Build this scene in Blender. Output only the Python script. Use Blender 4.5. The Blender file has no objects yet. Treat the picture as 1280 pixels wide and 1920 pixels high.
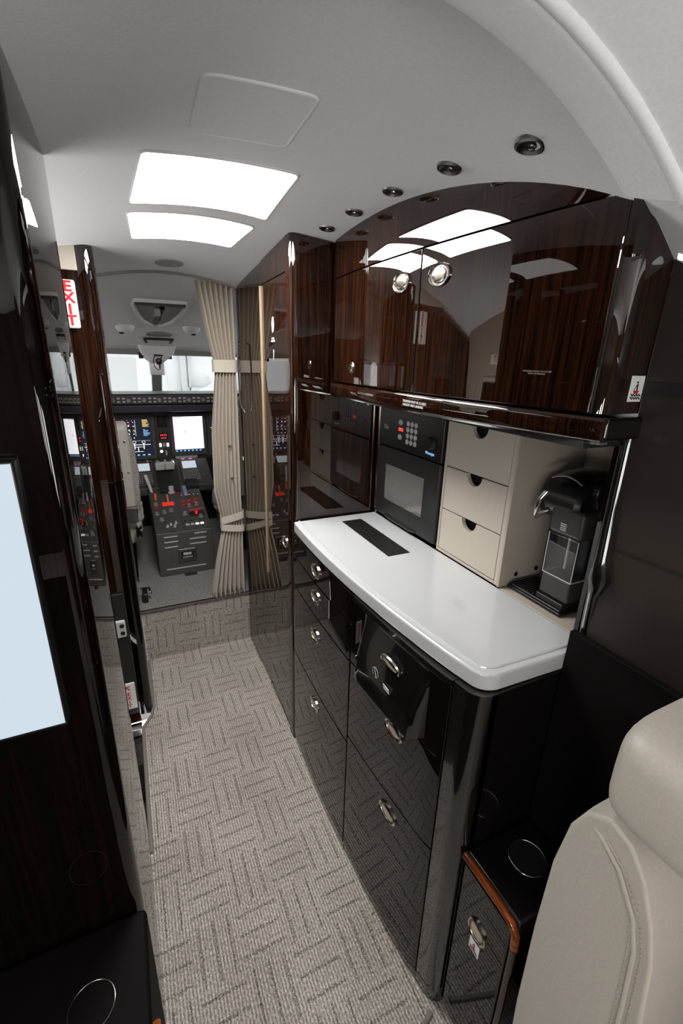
import bpy, bmesh, math, random
from mathutils import Vector, Matrix
random.seed(7)
C = bpy.context.scene.collection
PI = math.pi
# ------------------------------------------------------------------ camera
R_ = ((0.90526707, 0.11326182, -0.40946707), (-0.42394074, 0.30360753, -0.85328583), (0.02767258, 0.94604134, 0.32286221))
# columns of the matrix are the camera's right, up and back axes in world space
Mw = Matrix(((R_[0][0], R_[0][1], R_[0][2], 0), (R_[1][0], R_[1][1], R_[1][2], 0), (R_[2][0], R_[2][1], R_[2][2], 1.55), (0, 0, 0, 1)))
cd = bpy.data.cameras.new('camera'); cam = bpy.data.objects.new('camera', cd); C.objects.link(cam)
cam.matrix_world = Mw
cd.sensor_fit = 'VERTICAL'; cd.sensor_height = 36.0; cd.lens = 844.68 / 1920 * 36.0; cd.clip_start = 0.02
bpy.context.scene.camera = cam
# ------------------------------------------------------------------ world, exposure
vs = bpy.context.scene.view_settings
vs.view_transform = 'Standard'; vs.look = 'None'; vs.gamma = 1; vs.use_curve_mapping = False
vs.exposure = 0.54
W = bpy.data.worlds.new('hangar_daylight'); bpy.context.scene.world = W; W.use_nodes = True
W.node_tree.nodes['Background'].inputs[0].default_value = (1.0, 1.0, 1.0, 1)
W.node_tree.nodes['Background'].inputs[1].default_value = 3.6
CEIL_LIGHT = 24.0        # ceiling light panels
CABIN_LIGHT = 5.0      # cabin window daylight behind the camera (W per window)
ENTRY = 4.0              # added fill lamp in the entry (W)
CABIN_FILL = 5.0           # added fill lamps in the cabin behind the camera (W each)
cy = bpy.context.scene.cycles
cy.max_bounces = 10; cy.diffuse_bounces = 5; cy.glossy_bounces = 6; cy.sample_clamp_indirect = 4
cy.use_denoising = True

# 
def area(name, loc, rot, sx, sy, power, col=(1, 1, 1)):
    l = bpy.data.lights.new(name, 'AREA'); l.shape = 'RECTANGLE'; l.size = sx; l.size_y = sy; l.energy = power; l.color = col
    o = bpy.data.objects.new(name, l); o.location = loc; o.rotation_euler = rot; C.objects.link(o); return o
# daylight entering by the cabin windows behind the camera, both sides
for k, yy in enumerate((-0.65, -1.35, -2.05)):
    area('cabin_window_daylight', (-0.915, yy, 1.12), (0, -PI/2, 0), .4, .34, CABIN_LIGHT, (1, .97, .93))
    area('cabin_window_daylight', (0.745, yy, 1.12), (0, PI/2, 0), .4, .34, CABIN_LIGHT*.5, (1, .97, .93))

# added fill lamps along the unseen cabin walls, to brighten the ceiling
area('cabin_fill_lamp', (-0.84, -1.2, 1.56), (PI, math.radians(-12), 0), .08, 2.6, CABIN_FILL, (1, .98, .96))
area('cabin_fill_lamp', (0.66, -1.2, 1.56), (PI, math.radians(12), 0), .08, 2.6, CABIN_FILL, (1, .98, .96))
# hidden fill lamp added in the entry to brighten the left of the ceiling
area('entry_fill_lamp', (-0.45, 1.50, 1.22), (PI, math.radians(-8), 0), .22, .50, ENTRY, (1, .99, .97))
# ------------------------------------------------------------------ materials
def nmat(name):
    m = bpy.data.materials.new(name); m.use_nodes = True
    nt = m.node_tree; return m, nt, nt.nodes['Principled BSDF']
def setc(b, col=None, rough=None, metal=None, coat=None, coat_r=None, coat_ior=None, spec=None, sheen=None):
    if col is not None: b.inputs['Base Color'].default_value = (*col, 1)
    if rough is not None: b.inputs['Roughness'].default_value = rough
    if metal is not None: b.inputs['Metallic'].default_value = metal
    if coat is not None: b.inputs['Coat Weight'].default_value = coat
    if coat_r is not None: b.inputs['Coat Roughness'].default_value = coat_r
    if coat_ior is not None: b.inputs['Coat IOR'].default_value = coat_ior
    if spec is not None: b.inputs['Specular IOR Level'].default_value = spec
    if sheen is not None: b.inputs['Sheen Weight'].default_value = sheen
def nd(nt, t, **k):
    n = nt.nodes.new(t)
    for a, v in k.items(): setattr(n, a, v)
    return n
def mapped(nt, scale=(1, 1, 1), rot=(0, 0, 0)):
    tc = nd(nt, 'ShaderNodeTexCoord'); mp = nd(nt, 'ShaderNodeMapping')
    mp.inputs['Scale'].default_value = scale; mp.inputs['Rotation'].default_value = rot
    nt.links.new(tc.outputs['Object'], mp.inputs['Vector']); return mp.outputs['Vector']
def noise(nt, vec, scale, detail=3, rough=.5):
    n = nd(nt, 'ShaderNodeTexNoise'); n.inputs['Scale'].default_value = scale; n.inputs['Detail'].default_value = detail
    n.inputs['Roughness'].default_value = rough; nt.links.new(vec, n.inputs['Vector']); return n.outputs['Fac']
def ramp(nt, fac, stops, interp='LINEAR'):
    r = nd(nt, 'ShaderNodeValToRGB'); e = r.color_ramp.elements; r.color_ramp.interpolation = interp
    while len(e) < len(stops): e.new(.5)
    for x, (p, c) in zip(e, stops): x.position = p; x.color = (*c, 1)
    nt.links.new(fac, r.inputs['Fac']); return r.outputs['Color']
def mth(nt, op, a, b=None, c=None):
    n = nd(nt, 'ShaderNodeMath', operation=op)
    for i, v in enumerate((a, b, c)):
        if v is None: continue
        if isinstance(v, (int, float)): n.inputs[i].default_value = v
        else: nt.links.new(v, n.inputs[i])
    return n.outputs[0]
def bump(nt, b, h, strength, dist=.001):
    n = nd(nt, 'ShaderNodeBump'); n.inputs['Strength'].default_value = strength; n.inputs['Distance'].default_value = dist
    nt.links.new(h, n.inputs['Height']); nt.links.new(n.outputs['Normal'], b.inputs['Normal'])
def simple(name, col, rough=.5, metal=0, var=.06, vs_=60, bmp=0, **k):
    m, nt, b = nmat(name); setc(b, col, rough, metal, **k)
    v = mapped(nt); f = noise(nt, v, vs_)
    lo = tuple(max(0, c*(1-var)) for c in col); hi = tuple(min(1, c*(1+var)) for c in col)
    nt.links.new(ramp(nt, f, [(.3, lo), (.7, hi)]), b.inputs['Base Color'])
    if bmp: bump(nt, b, f, bmp)
    return m
def emis(name, col, s, base=(0, 0, 0)):
    m, nt, b = nmat(name); setc(b, base, .3); b.inputs['Emission Color'].default_value = (*col, 1); b.inputs['Emission Strength'].default_value = s
    return m
def wood(name, grain='Z', dark=(.0035, .0015, .0011), mid=(.014, .0045, .002), light=(.029, .0085, .0032), ior=1.7):
    m, nt, b = nmat(name)
    sc = {'Z': (1, 1, .03), 'Y': (1, .03, 1), 'X': (.03, 1, 1)}[grain]
    v = mapped(nt, sc); f1 = noise(nt, v, 190, 3, .55); f2 = noise(nt, v, 22, 2, .5)
    f = mth(nt, 'ADD', mth(nt, 'MULTIPLY', f1, .75), mth(nt, 'MULTIPLY', f2, .25))
    nt.links.new(ramp(nt, f, [(.40, dark), (.52, mid), (.64, light), (.72, mid)]), b.inputs['Base Color'])
    setc(b, None, .6, 0, coat=1, coat_r=.012, coat_ior=ior, spec=.0)
    vv = mapped(nt); h = noise(nt, vv, 3, 1)
    n = nd(nt, 'ShaderNodeBump'); n.inputs['Strength'].default_value = .02; n.inputs['Distance'].default_value = .05
    nt.links.new(h, n.inputs['Height']); nt.links.new(n.outputs['Normal'], b.inputs['Coat Normal'])
    return m
M = {}
M['wood'] = wood('varnished_ebony_veneer')
M['wood_mirror'] = wood('varnished_closet_veneer', ior=1.95)
M['wood_shaded'] = wood('shaded_ebony_veneer', light=(.0075, .003, .0022), mid=(.004, .002, .0016), dark=(.002, .001, .001), ior=1.5)  # same ebony veneer, with the weaker light put into darker colours
M['rim'] = wood('orange_varnished_edge', 'Y', dark=(.10, .02, .004), mid=(.22, .05, .01), light=(.34, .085, .018), ior=1.5)
M['gap'] = simple('shadow_gap_black', (.004, .003, .003), .6)
M['black_gloss'] = simple('black_gloss_lacquer', (.006, .005, .005), .12, coat=1, coat_r=.02, coat_ior=1.5)
M['liner'] = simple('grey_ceiling_liner', (.80, .81, .825), .75, var=.03, vs_=250, bmp=.15)
M['liner2'] = simple('cockpit_ceiling_liner', (.76, .74, .73), .7, var=.03, vs_=250, bmp=.1)
M['liner_dark'] = simple('cockpit_moulded_trim', (.26, .25, .245), .55, var=.03)
M['grille_grey'] = simple('grille_grey', (.30, .30, .295), .8)
M['nickel'] = simple('satin_nickel', (.72, .67, .58), .18, 1, var=.02)
M['chrome'] = simple('polished_steel', (.75, .75, .74), .12, 1, var=.02)
M['knob_grey'] = simple('grey_knob', (.30, .29, .28), .35, .3, var=.04)
M['gunmetal'] = simple('dark_nickel', (.20, .19, .19), .3, 1, var=.04)
M['beige'] = simple('beige_laminate', (.47, .42, .355), .42, var=.02, vs_=90)
M['beige_fabric'] = simple('beige_niche_lining', (.40, .35, .29), .8, var=.05, vs_=500, bmp=.3)
M['brown_leather'] = simple('dark_brown_wall_leather', (.020, .0125, .009), .5, var=.12, vs_=300, bmp=.2)
M['grey_satin'] = simple('charcoal_plastic', (.045, .043, .042), .4, var=.08)
M['deep_black'] = simple('deep_black_panel', (.004, .003, .003), .7, spec=.1)
M['black_plastic'] = simple('black_plastic', (.010, .010, .011), .3, var=.1)
M['black_matte'] = simple('matte_black_plastic', (.008, .008, .008), .6, var=.1)
M['panel_grey'] = simple('cockpit_panel_grey', (.055, .052, .048), .45, var=.06)
M['ped_grey'] = simple('pedestal_paint', (.085, .079, .070), .5, var=.05)
M['label_grey'] = simple('light_grey_plastic', (.55, .54, .52), .4, var=.03)
M['white'] = simple('white_sign_plastic', (.82, .82, .80), .35, var=.01)
M['red'] = simple('red_print', (.62, .01, .02), .5, var=.02)
M['ink'] = simple('black_print', (.01, .01, .01), .5)
M['red_button'] = simple('red_button_cap', (.40, .02, .03), .4)
M['orange'] = simple('orange_lever', (.75, .13, .04), .4)
M['leather'] = simple('beige_seat_leather', (.44, .40, .345), .48, var=.05, vs_=220, bmp=.25)
M['shell'] = simple('cream_seat_shell', (.50, .47, .41), .4, var=.03)
M['aluminium'] = simple('brushed_aluminium', (.62, .62, .62), .32, 1, var=.04)
M['text_white'] = simple('white_print', (.7, .7, .68), .5, var=.01)
M['counter'] = simple('white_solid_surface', (.56, .57, .58), .16, var=.012, vs_=8, coat=1, coat_r=.03)
M['lamp'] = emis('ceiling_light_diffuser', (1.0, .985, .97), CEIL_LIGHT, (.8, .8, .8))
M['tv'] = None
# television picture: plain pale blue-white, brighter towards one side
m, nt, b = nmat('television_picture'); M['tv'] = m
v = mapped(nt); sx = nd(nt, 'ShaderNodeSeparateXYZ'); nt.links.new(v, sx.inputs[0])
f = mth(nt, 'MULTIPLY_ADD', sx.outputs['Z'], -1.6, 2.45)
nt.links.new(ramp(nt, f, [(0.1, (.62, .66, .68)), (.9, (.60, .70, .78))]), b.inputs['Emission Color']); b.inputs['Emission Strength'].default_value = .72
setc(b, (.01, .01, .01), .15)
M['scr_dark'] = emis('dark_display', (.008, .010, .022), .8, (.01, .01, .01))
M['scr_white'] = emis('bright_display', (1, .98, 1), 1.15)
M['cdu_screen'] = emis('control_display_face', (.75, .85, .9), .5)
M['g_white'] = emis('white_symbols', (1, 1, 1), .75)
M['g_yellow'] = emis('amber_symbols', (1, .75, .25), .8)
M['g_cyan'] = emis('cyan_symbols', (.25, .6, 1), .8)
M['g_red'] = emis('red_symbols', (1, .05, .08), .9)
M['g_magenta'] = emis('magenta_symbols', (.7, .12, .6), .5)
M['led_red'] = emis('red_digits', (1, .03, .02), 3.0)
M['lit_button'] = emis('lit_button', (1, .95, .85), 1.6)
M['red_glow'] = emis('red_illuminated_slot', (1, .03, .02), .55)
# carpet
def carpet(name, base, hi, lo, cell, pat=True, bs=.5):
    m, nt, b = nmat(name); setc(b, base, .95, 0, spec=.1)
    tc = nd(nt, 'ShaderNodeTexCoord')
    wob = nd(nt, 'ShaderNodeTexNoise'); wob.inputs['Scale'].default_value = 140; nt.links.new(tc.outputs['Object'], wob.inputs['Vector'])
    sep = nd(nt, 'ShaderNodeSeparateXYZ'); nt.links.new(tc.outputs['Object'], sep.inputs[0])
    x, y, z = sep.outputs; wf = mth(nt, 'MULTIPLY', mth(nt, 'SUBTRACT', wob.outputs['Fac'], .5), .006)
    yy = mth(nt, 'ADD', y, z)
    xs = mth(nt, 'ADD', x, wf); ys = mth(nt, 'ADD', yy, wf)
    rib = mth(nt, 'SINE', mth(nt, 'MULTIPLY', xs, 2*PI/.0085))
    n1 = noise(nt, mapped(nt, (1, .6, 1)), 210, 5, .9)
    n2 = noise(nt, mapped(nt), 5, 2)
    val = mth(nt, 'ADD', mth(nt, 'MULTIPLY', rib, .065), n1)
    val = mth(nt, 'ADD', val, mth(nt, 'MULTIPLY', mth(nt, 'SUBTRACT', n2, .5), .12))
    col = ramp(nt, val, [(.33, lo), (.5, base), (.64, hi)])
    if pat:
        # basket of short dark dashes: three across in one block, three along in the next
        cx = mth(nt, 'FLOOR', mth(nt, 'DIVIDE', xs, cell)); cyy = mth(nt, 'FLOOR', mth(nt, 'DIVIDE', ys, cell*1.25))
        par = mth(nt, 'PINGPONG', mth(nt, 'ADD', cx, cyy), 1.0)
        fx = mth(nt, 'FRACT', mth(nt, 'DIVIDE', xs, cell)); fy = mth(nt, 'FRACT', mth(nt, 'DIVIDE', ys, cell*1.25))
        def lines(f, n, w):
            g = mth(nt, 'FRACT', mth(nt, 'MULTIPLY', f, n)); return mth(nt, 'LESS_THAN', mth(nt, 'ABSOLUTE', mth(nt, 'SUBTRACT', g, .5)), w)
        def mid(f): return mth(nt, 'LESS_THAN', mth(nt, 'ABSOLUTE', mth(nt, 'SUBTRACT', f, .5)), .47)
        acr = mth(nt, 'MULTIPLY', lines(fy, 3, .075), mid(fx)); alo = mth(nt, 'MULTIPLY', lines(fx, 3, .085), mid(fy))
        dash = mth(nt, 'ADD', mth(nt, 'MULTIPLY', acr, mth(nt, 'SUBTRACT', 1, par)), mth(nt, 'MULTIPLY', alo, par))
        nb = noise(nt, mapped(nt), 230, 2, .7)
        dash = mth(nt, 'MULTIPLY', dash, mth(nt, 'GREATER_THAN', nb, .49))
        mx = nd(nt, 'ShaderNodeMix', data_type='RGBA'); nt.links.new(mth(nt, 'MULTIPLY', dash, .68), mx.inputs['Factor'])
        nt.links.new(col, mx.inputs[6]); mx.inputs[7].default_value = (.045, .032, .026, 1)
        col = mx.outputs[2]; val = mth(nt, 'SUBTRACT', val, mth(nt, 'MULTIPLY', dash, .5))
    nt.links.new(col, b.inputs['Base Color']); bump(nt, b, val, bs, .004)
    return m
M['carpet'] = carpet('woven_loop_carpet', (.42, .375, .33), (.84, .78, .71), (.15, .125, .105), .122)
M['carpet_ck'] = carpet('grey_cockpit_carpet', (.22, .21, .195), (.36, .345, .325), (.12, .112, .105), .1, False, .4)
M['binding'] = simple('carpet_binding', (.23, .20, .18), .8, var=.15, vs_=400, bmp=.5)
# curtain cloth: fine ribs
m, nt, b = nmat('ribbed_curtain_cloth'); M['cloth'] = m; setc(b, (.42, .36, .29), .8, 0, spec=.2, sheen=.2)
v = mapped(nt, (1, 1, 1)); f = noise(nt, mapped(nt, (1, 1, .6)), 700, 2)
nt.links.new(ramp(nt, f, [(.35, (.54, .48, .40)), (.65, (.70, .63, .53))]), b.inputs['Base Color']); bump(nt, b, f, .4, .002)
# sheepskin
m, nt, b = nmat('sheepskin'); M['fleece'] = m; setc(b, (.45, .42, .38), .95, 0, spec=.1, sheen=.4)
f = noise(nt, mapped(nt), 120, 4, .7); nt.links.new(ramp(nt, f, [(.3, (.26, .24, .215)), (.7, (.62, .585, .54))]), b.inputs['Base Color']); bump(nt, b, f, 1, .01)
# glass: clear sheet that lets light straight through
def glass(name, tint=(.96, .98, .98), refl=.10):
    m = bpy.data.materials.new(name); m.use_nodes = True; nt = m.node_tree; nt.nodes.clear()
    o = nd(nt, 'ShaderNodeOutputMaterial'); t = nd(nt, 'ShaderNodeBsdfTransparent'); t.inputs[0].default_value = (*tint, 1)
    g = nd(nt, 'ShaderNodeBsdfGlossy'); g.inputs['Roughness'].default_value = .02
    lw = nd(nt, 'ShaderNodeLayerWeight'); lw.inputs[0].default_value = .25
    fac = mth(nt, 'MULTIPLY_ADD', lw.outputs['Fresnel'], .6, refl*.3)
    mx = nd(nt, 'ShaderNodeMixShader'); nt.links.new(fac, mx.inputs[0]); nt.links.new(t.outputs[0], mx.inputs[1]); nt.links.new(g.outputs[0], mx.inputs[2])
    nt.links.new(mx.outputs[0], o.inputs[0]); return m
M['glass'] = glass('windshield_glass'); M['clear'] = glass('clear_tank_plastic', (.90, .90, .92), .25)
# oven window: fine mesh screen behind tinted glass
m, nt, b = nmat('oven_window_mesh'); M['mesh'] = m; M['oven_black'] = simple('satin_black_oven_door', (.014, .0138, .0135), .38); setc(b, (.1, .1, .1), .18, 0, coat=1, coat_r=.03, coat_ior=1.7)
sep = nd(nt, 'ShaderNodeSeparateXYZ'); nt.links.new(mapped(nt), sep.inputs[0])
f = mth(nt, 'GREATER_THAN', mth(nt, 'SINE', mth(nt, 'MULTIPLY', sep.outputs['Z'], 2*PI/.0042)), -.1)
nt.links.new(ramp(nt, f, [(.3, (.035, .035, .033)), (.6, (.22, .21, .20))]), b.inputs['Base Color'])

# ------------------------------------------------------------------ helpers
def new(): return bmesh.new()
def bx(bm, x0, x1, y0, y1, z0, z1, mat=None):
    vs_ = [bm.verts.new(Vector(p)) for p in ((x0,y0,z0),(x1,y0,z0),(x1,y1,z0),(x0,y1,z0),(x0,y0,z1),(x1,y0,z1),(x1,y1,z1),(x0,y1,z1))]
    if mat is not None:
        for v_ in vs_: v_.co = mat @ v_.co
    for q in ((0,3,2,1),(4,5,6,7),(0,1,5,4),(1,2,6,5),(2,3,7,6),(3,0,4,7)): bm.faces.new([vs_[i] for i in q])
    return bm
def box(*a, mat=None): return bx(new(), *a, mat=mat)
def prism(bm, pts, d):
    """closed outline of 3D points, swept by vector d"""
    d = Vector(d); a = [bm.verts.new(Vector(p)) for p in pts]; b_ = [bm.verts.new(Vector(p)+d) for p in pts]; n = len(a)
    bm.faces.new(a); bm.faces.new(b_[::-1])
    for i in range(n): bm.faces.new((a[i], b_[i], b_[(i+1) % n], a[(i+1) % n]))
    bmesh.ops.recalc_face_normals(bm, faces=bm.faces[:]); return bm
def tube(bm, pts, r, n=8, closed=False):
    pts = [Vector(p) for p in pts]; m_ = len(pts); rings = []
    up = None
    for i, p in enumerate(pts):
        if closed: t = pts[(i+1) % m_] - pts[i-1]
        else: t = pts[min(i+1, m_-1)] - pts[max(i-1, 0)]
        t.normalize()
        if up is None: up = t.orthogonal().normalized()
        up = (up - t*up.dot(t)).normalized(); s = t.cross(up)
        rr = r[i] if isinstance(r, (list, tuple)) else r
        rings.append([bm.verts.new(p + (up*math.cos(2*PI*k/n) + s*math.sin(2*PI*k/n))*rr) for k in range(n)])
    for i in range(m_ if closed else m_-1):
        a, b_ = rings[i], rings[(i+1) % m_]
        for k in range(n): bm.faces.new((a[k], a[(k+1) % n], b_[(k+1) % n], b_[k]))
    if not closed: bm.faces.new(rings[0][::-1]); bm.faces.new(rings[-1])
    bmesh.ops.recalc_face_normals(bm, faces=bm.faces[:])
    return bm
def lathe(bm, prof, origin=(0, 0, 0), axis='Z', n=24, sx=1, sy=1):
    """prof: (radius, height) pairs along the axis"""
    o = Vector(origin); rings = []
    def put(a, b_, h):
        if axis == 'Z': return o + Vector((a, b_, h))
        if axis == 'X': return o + Vector((h, a, b_))
        return o + Vector((a, h, b_))
    for r, h in prof:
        if r < 1e-6: rings.append([bm.verts.new(put(0, 0, h))])
        else: rings.append([bm.verts.new(put(sx*r*math.cos(2*PI*k/n), sy*r*math.sin(2*PI*k/n), h)) for k in range(n)])
    for a, b_ in zip(rings, rings[1:]):
        for k in range(n):
            q = [a[k % len(a)], a[(k+1) % n] if len(a) > 1 else None, b_[(k+1) % n] if len(b_) > 1 else None, b_[k % len(b_)]]
            if len(a) == 1 and len(b_) == 1: continue
            if len(a) == 1: bm.faces.new((a[0], b_[(k+1) % n], b_[k]))
            elif len(b_) == 1: bm.faces.new((a[k], a[(k+1) % n], b_[0]))
            else: bm.faces.new(q)
    if len(rings[0]) > 1: bm.faces.new(rings[0][::-1])
    if len(rings[-1]) > 1: bm.faces.new(rings[-1])
    bmesh.ops.recalc_face_normals(bm, faces=bm.faces[:]); return bm
def sheet(bm, P, nu, nv, thick=None):
    """grid of points P(u, v), u v in 0..1; thick = offset vector for a solid slab"""
    g = [[bm.verts.new(Vector(P(i/nu, j/nv))) for j in range(nv+1)] for i in range(nu+1)]
    for i in range(nu):
        for j in range(nv): bm.faces.new((g[i][j], g[i+1][j], g[i+1][j+1], g[i][j+1]))
    if thick is not None:
        t = Vector(thick); h = [[bm.verts.new(g[i][j].co + t) for j in range(nv+1)] for i in range(nu+1)]
        for i in range(nu):
            for j in range(nv): bm.faces.new((h[i][j], h[i][j+1], h[i+1][j+1], h[i+1][j]))
        for i in range(nu):
            bm.faces.new((g[i][0], h[i][0], h[i+1][0], g[i+1][0])); bm.faces.new((g[i][nv], g[i+1][nv], h[i+1][nv], h[i][nv]))
        for j in range(nv):
            bm.faces.new((g[0][j], g[0][j+1], h[0][j+1], h[0][j])); bm.faces.new((g[nu][j], h[nu][j], h[nu][j+1], g[nu][j+1]))
        bmesh.ops.recalc_face_normals(bm, faces=bm.faces[:])
    return bm
def to_ceiling(bm, pts, z0):
    b0 = [bm.verts.new((x, y, z0)) for x, y in pts]; b1 = [bm.verts.new((x, y, zc(x, y)+.006)) for x, y in pts]; n = len(pts)
    bm.faces.new(b0); bm.faces.new(b1[::-1])
    for i in range(n): bm.faces.new((b0[i], b1[i], b1[(i+1) % n], b0[(i+1) % n]))
    bmesh.ops.recalc_face_normals(bm, faces=bm.faces[:]); return bm
GAL = None      # when set, scales the counter and galley units above it about the camera
GAL_SCALE = Matrix.Translation((0, 0, .0775)) @ Matrix.Scale(.95, 4)
def rootloc(p):
    v = Vector((0, 0, 0))
    while p is not None: v += p.location; p = p.parent
    return v
def obj(name, bm, mat, parent=None, bevel=0, seg=2, sub=0, label=None, local=False):
    me = bpy.data.meshes.new(name)
    if GAL is not None: bmesh.ops.transform(bm, matrix=GAL, verts=bm.verts[:])
    if parent is not None and not local: bmesh.ops.translate(bm, verts=bm.verts[:], vec=-rootloc(parent))
    for f_ in bm.faces: f_.smooth = True
    bm.to_mesh(me); bm.free()
    o = bpy.data.objects.new(name, me); C.objects.link(o); o.parent = parent
    me.materials.append(M[mat] if isinstance(mat, str) else mat)
    if sub:
        s = o.modifiers.new('sub', 'SUBSURF'); s.levels = s.render_levels = sub
    if bevel:
        bv = o.modifiers.new('bevel', 'BEVEL'); bv.width = bevel; bv.segments = seg; bv.limit_method = 'ANGLE'; bv.angle_limit = math.radians(40)
        o.modifiers.new('wn', 'WEIGHTED_NORMAL')
    elif not sub:
        me.set_sharp_from_angle(angle=math.radians(38))
    if label: o['label'] = label
    return o
def tag(o, label, cat, group=None, kind=None):
    o['label'] = label; o['category'] = cat
    if group: o['group'] = group
    if kind: o['kind'] = kind
    return o
def thing(name, label, cat, loc=(0, 0, 0), group=None):
    o = bpy.data.objects.new(name, None); o.empty_display_size = .05; C.objects.link(o); o.location = loc if GAL is None else GAL @ Vector(loc)
    bpy.context.view_layer.update() if False else None
    return tag(o, label, cat, group)
def struct(name, bm, mat, parent=None, bevel=0, label=None, **k):
    o = obj(name, bm, mat, parent, bevel, label=label, **k); 
    if parent is None: o['kind'] = 'structure'
    return o
def text(name, body, size, loc, rot, mat, parent, ext=.0003, sp=1.0, align='CENTER', sx=1.0, bold=0):
    cu = bpy.data.curves.new(name, 'FONT'); cu.body = body; cu.size = size; cu.extrude = ext; cu.align_x = align; cu.align_y = 'CENTER'; cu.space_line = sp; cu.offset = bold
    cu.materials.append(M[mat]); o = bpy.data.objects.new(name, cu); C.objects.link(o); o.parent = parent
    bpy.context.view_layer.update()
    me = bpy.data.meshes.new_from_object(o.evaluated_get(bpy.context.evaluated_depsgraph_get())); bpy.data.objects.remove(o); bpy.data.curves.remove(cu)
    o = bpy.data.objects.new(name, me); C.objects.link(o); o.parent = parent; me.name = name
    if not me.materials: me.materials.append(M[mat])
    k = 1
    if GAL is not None: loc = GAL @ Vector(loc); k = .95
    o.location = Vector(loc) - rootloc(parent); o.rotation_euler = rot; o.scale = (sx*k, k, k); return o
AFT = (PI/2, 0, 0)            # a face looking aft (towards -Y)
AISLE = (PI/2, 0, -PI/2)      # a face looking to the aisle (towards -X)
def cp(o, parent=None, shift=None):
    c = o.copy(); C.objects.link(c); c.parent = parent
    if shift is not None: c.location = Vector(shift)
    for ch in [q for q in bpy.data.objects if q.parent == o and q is not c]: cp(ch, c)
    return c

# plan curves of the galley fronts, ceiling shape
def fB(y): return .488 + .10*(y-1.1)**2 + 1.2*max(0, .62-y)**2
def fC(y): return .513 + .125*(y-1.22)**2 + .25*max(0, .66-y)**2
def fU(y): return .655 + .133*(y-1.15)**2
CX = .235
def zc(x, y):
    d = y-1.15; cam_ = .1 + (1.3 if d < 0 else .3)*d*d
    return 1.908 - .030*d*d - cam_*(x-CX)**2

# ================================================================== SETTING
# aisle floor with its notch at the entry
fl = new()
fp = [(-.95, -2.6), (.95, -2.6), (.95, 2.24), (-.035, 2.24), (-.035, 1.86), (-.045, 1.82), (-.082, 1.76), (-.085, 1.7), (-.085, 1.17), (-.95, 1.17)]
prism(fl, [(x, y, -.03) for x, y in fp], (0, 0, .03)); struct('floor', fl, 'carpet')
b_ = tube(new(), [(-.035, 2.23, .003), (-.035, 1.87, .003), (-.045, 1.82, .003), (-.082, 1.76, .003), (-.085, 1.70, .003), (-.085, 1.5, .003), (-.085, 1.18, .003)], .007)
tag(obj('carpet_binding', b_, 'binding'), 'rolled binding along the carpet edge beside the entry stairwell', 'carpet edge')
b_ = tube(new(), [(.40, .445, .003), (.47, .468, .003), (.525, .488, .003)], .006)
tag(obj('carpet_binding', b_, 'binding'), 'short rolled carpet binding at the foot of the galley corner', 'carpet edge')
struct('wall_step', box(-.04, .53, 2.24, 2.26, 0, .292), 'carpet')
struct('trim_1', tube(new(), [(-.04, 2.236, .294), (.53, 2.236, .294)], .006), 'gunmetal', label='dark metal nosing on the cockpit step')
struct('floor', box(-.75, 1.22, 2.245, 4.4, .262, .292), 'carpet_ck', label='grey carpeted cockpit floor')
# stairwell beside the entry
struct('floor', box(-.95, -.09, 1.20, 1.845, -.06, -.04), 'black_gloss', label='black polished tread in the stairwell')
struct('trim_2', box(-.62, -.088, 1.755, 1.785, -.035, 0), 'aluminium', bevel=.003, label='aluminium door sill')
# ceiling over the galley
ce = new(); sheet(ce, lambda u, v: (-.98+2.1*u, .425+1.81*v, zc(-.98+2.1*u, .425+1.81*v)), 40, 44, (0, 0, .03)); struct('ceiling', ce, 'liner')
def zarch(x): return 1.838 - 1.0*(x-CX)**2
APROF = [(.432, .10), (.430, .03), (.427, .012), (.421, .004), (.412, .001), (.39, -.001), (.37, -.002), (.362, .001)]
def Parch(u, v):
    k = v*(len(APROF)-1); i = min(int(k), len(APROF)-2); t = k-i
    y = APROF[i][0]*(1-t)+APROF[i+1][0]*t; dz = APROF[i][1]*(1-t)+APROF[i+1][1]*t
    x = -.80 + (1.352 + .32*(.43-y))*u
    return (x, y, zarch(x)+dz)
ar = new(); sheet(ar, Parch, 44, 21, (0, 0, .10)); struct('trim_3', ar, 'liner', label='broad arched ceiling frame behind the galley')
ar = tube(new(), [(-.80+1.378*i/40, .362, zarch(-.80+1.378*i/40)+.003) for i in range(41)], .007, 10); struct('trim_4', ar, 'liner', label='raised bead on the edge of the arched frame')
ce = new(); sheet(ce, lambda u, v: (-.93+1.69*u, .358-2.95*v, max(zarch(-.93+1.69*u), 1.715)+.002+.05*min(1, v*12)), 40, 10, (0, 0, .03)); struct('ceiling', ce, 'liner', label='cabin ceiling aft of the arch')
# cockpit ceiling
def zk(x, y): return 1.868 - .245*(y-2.235) - max(.05, .30-.20*(y-2.235))*(x-CX)**2
ce = new(); sheet(ce, lambda u, v: (-.75+1.97*u, 2.232+1.22*v, zk(-.75+1.97*u, 2.232+1.22*v)), 36, 16, (0, 0, .03)); struct('ceiling', ce, 'liner2', label='sloping moulded cockpit ceiling')
struct('trim_5', tube(new(), [(-.04+.56*i/20, 2.226, zc(-.04+.56*i/20, 2.226)-.003) for i in range(21)], .006), 'liner_dark', label='seam bead where the galley ceiling meets the cockpit')
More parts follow.
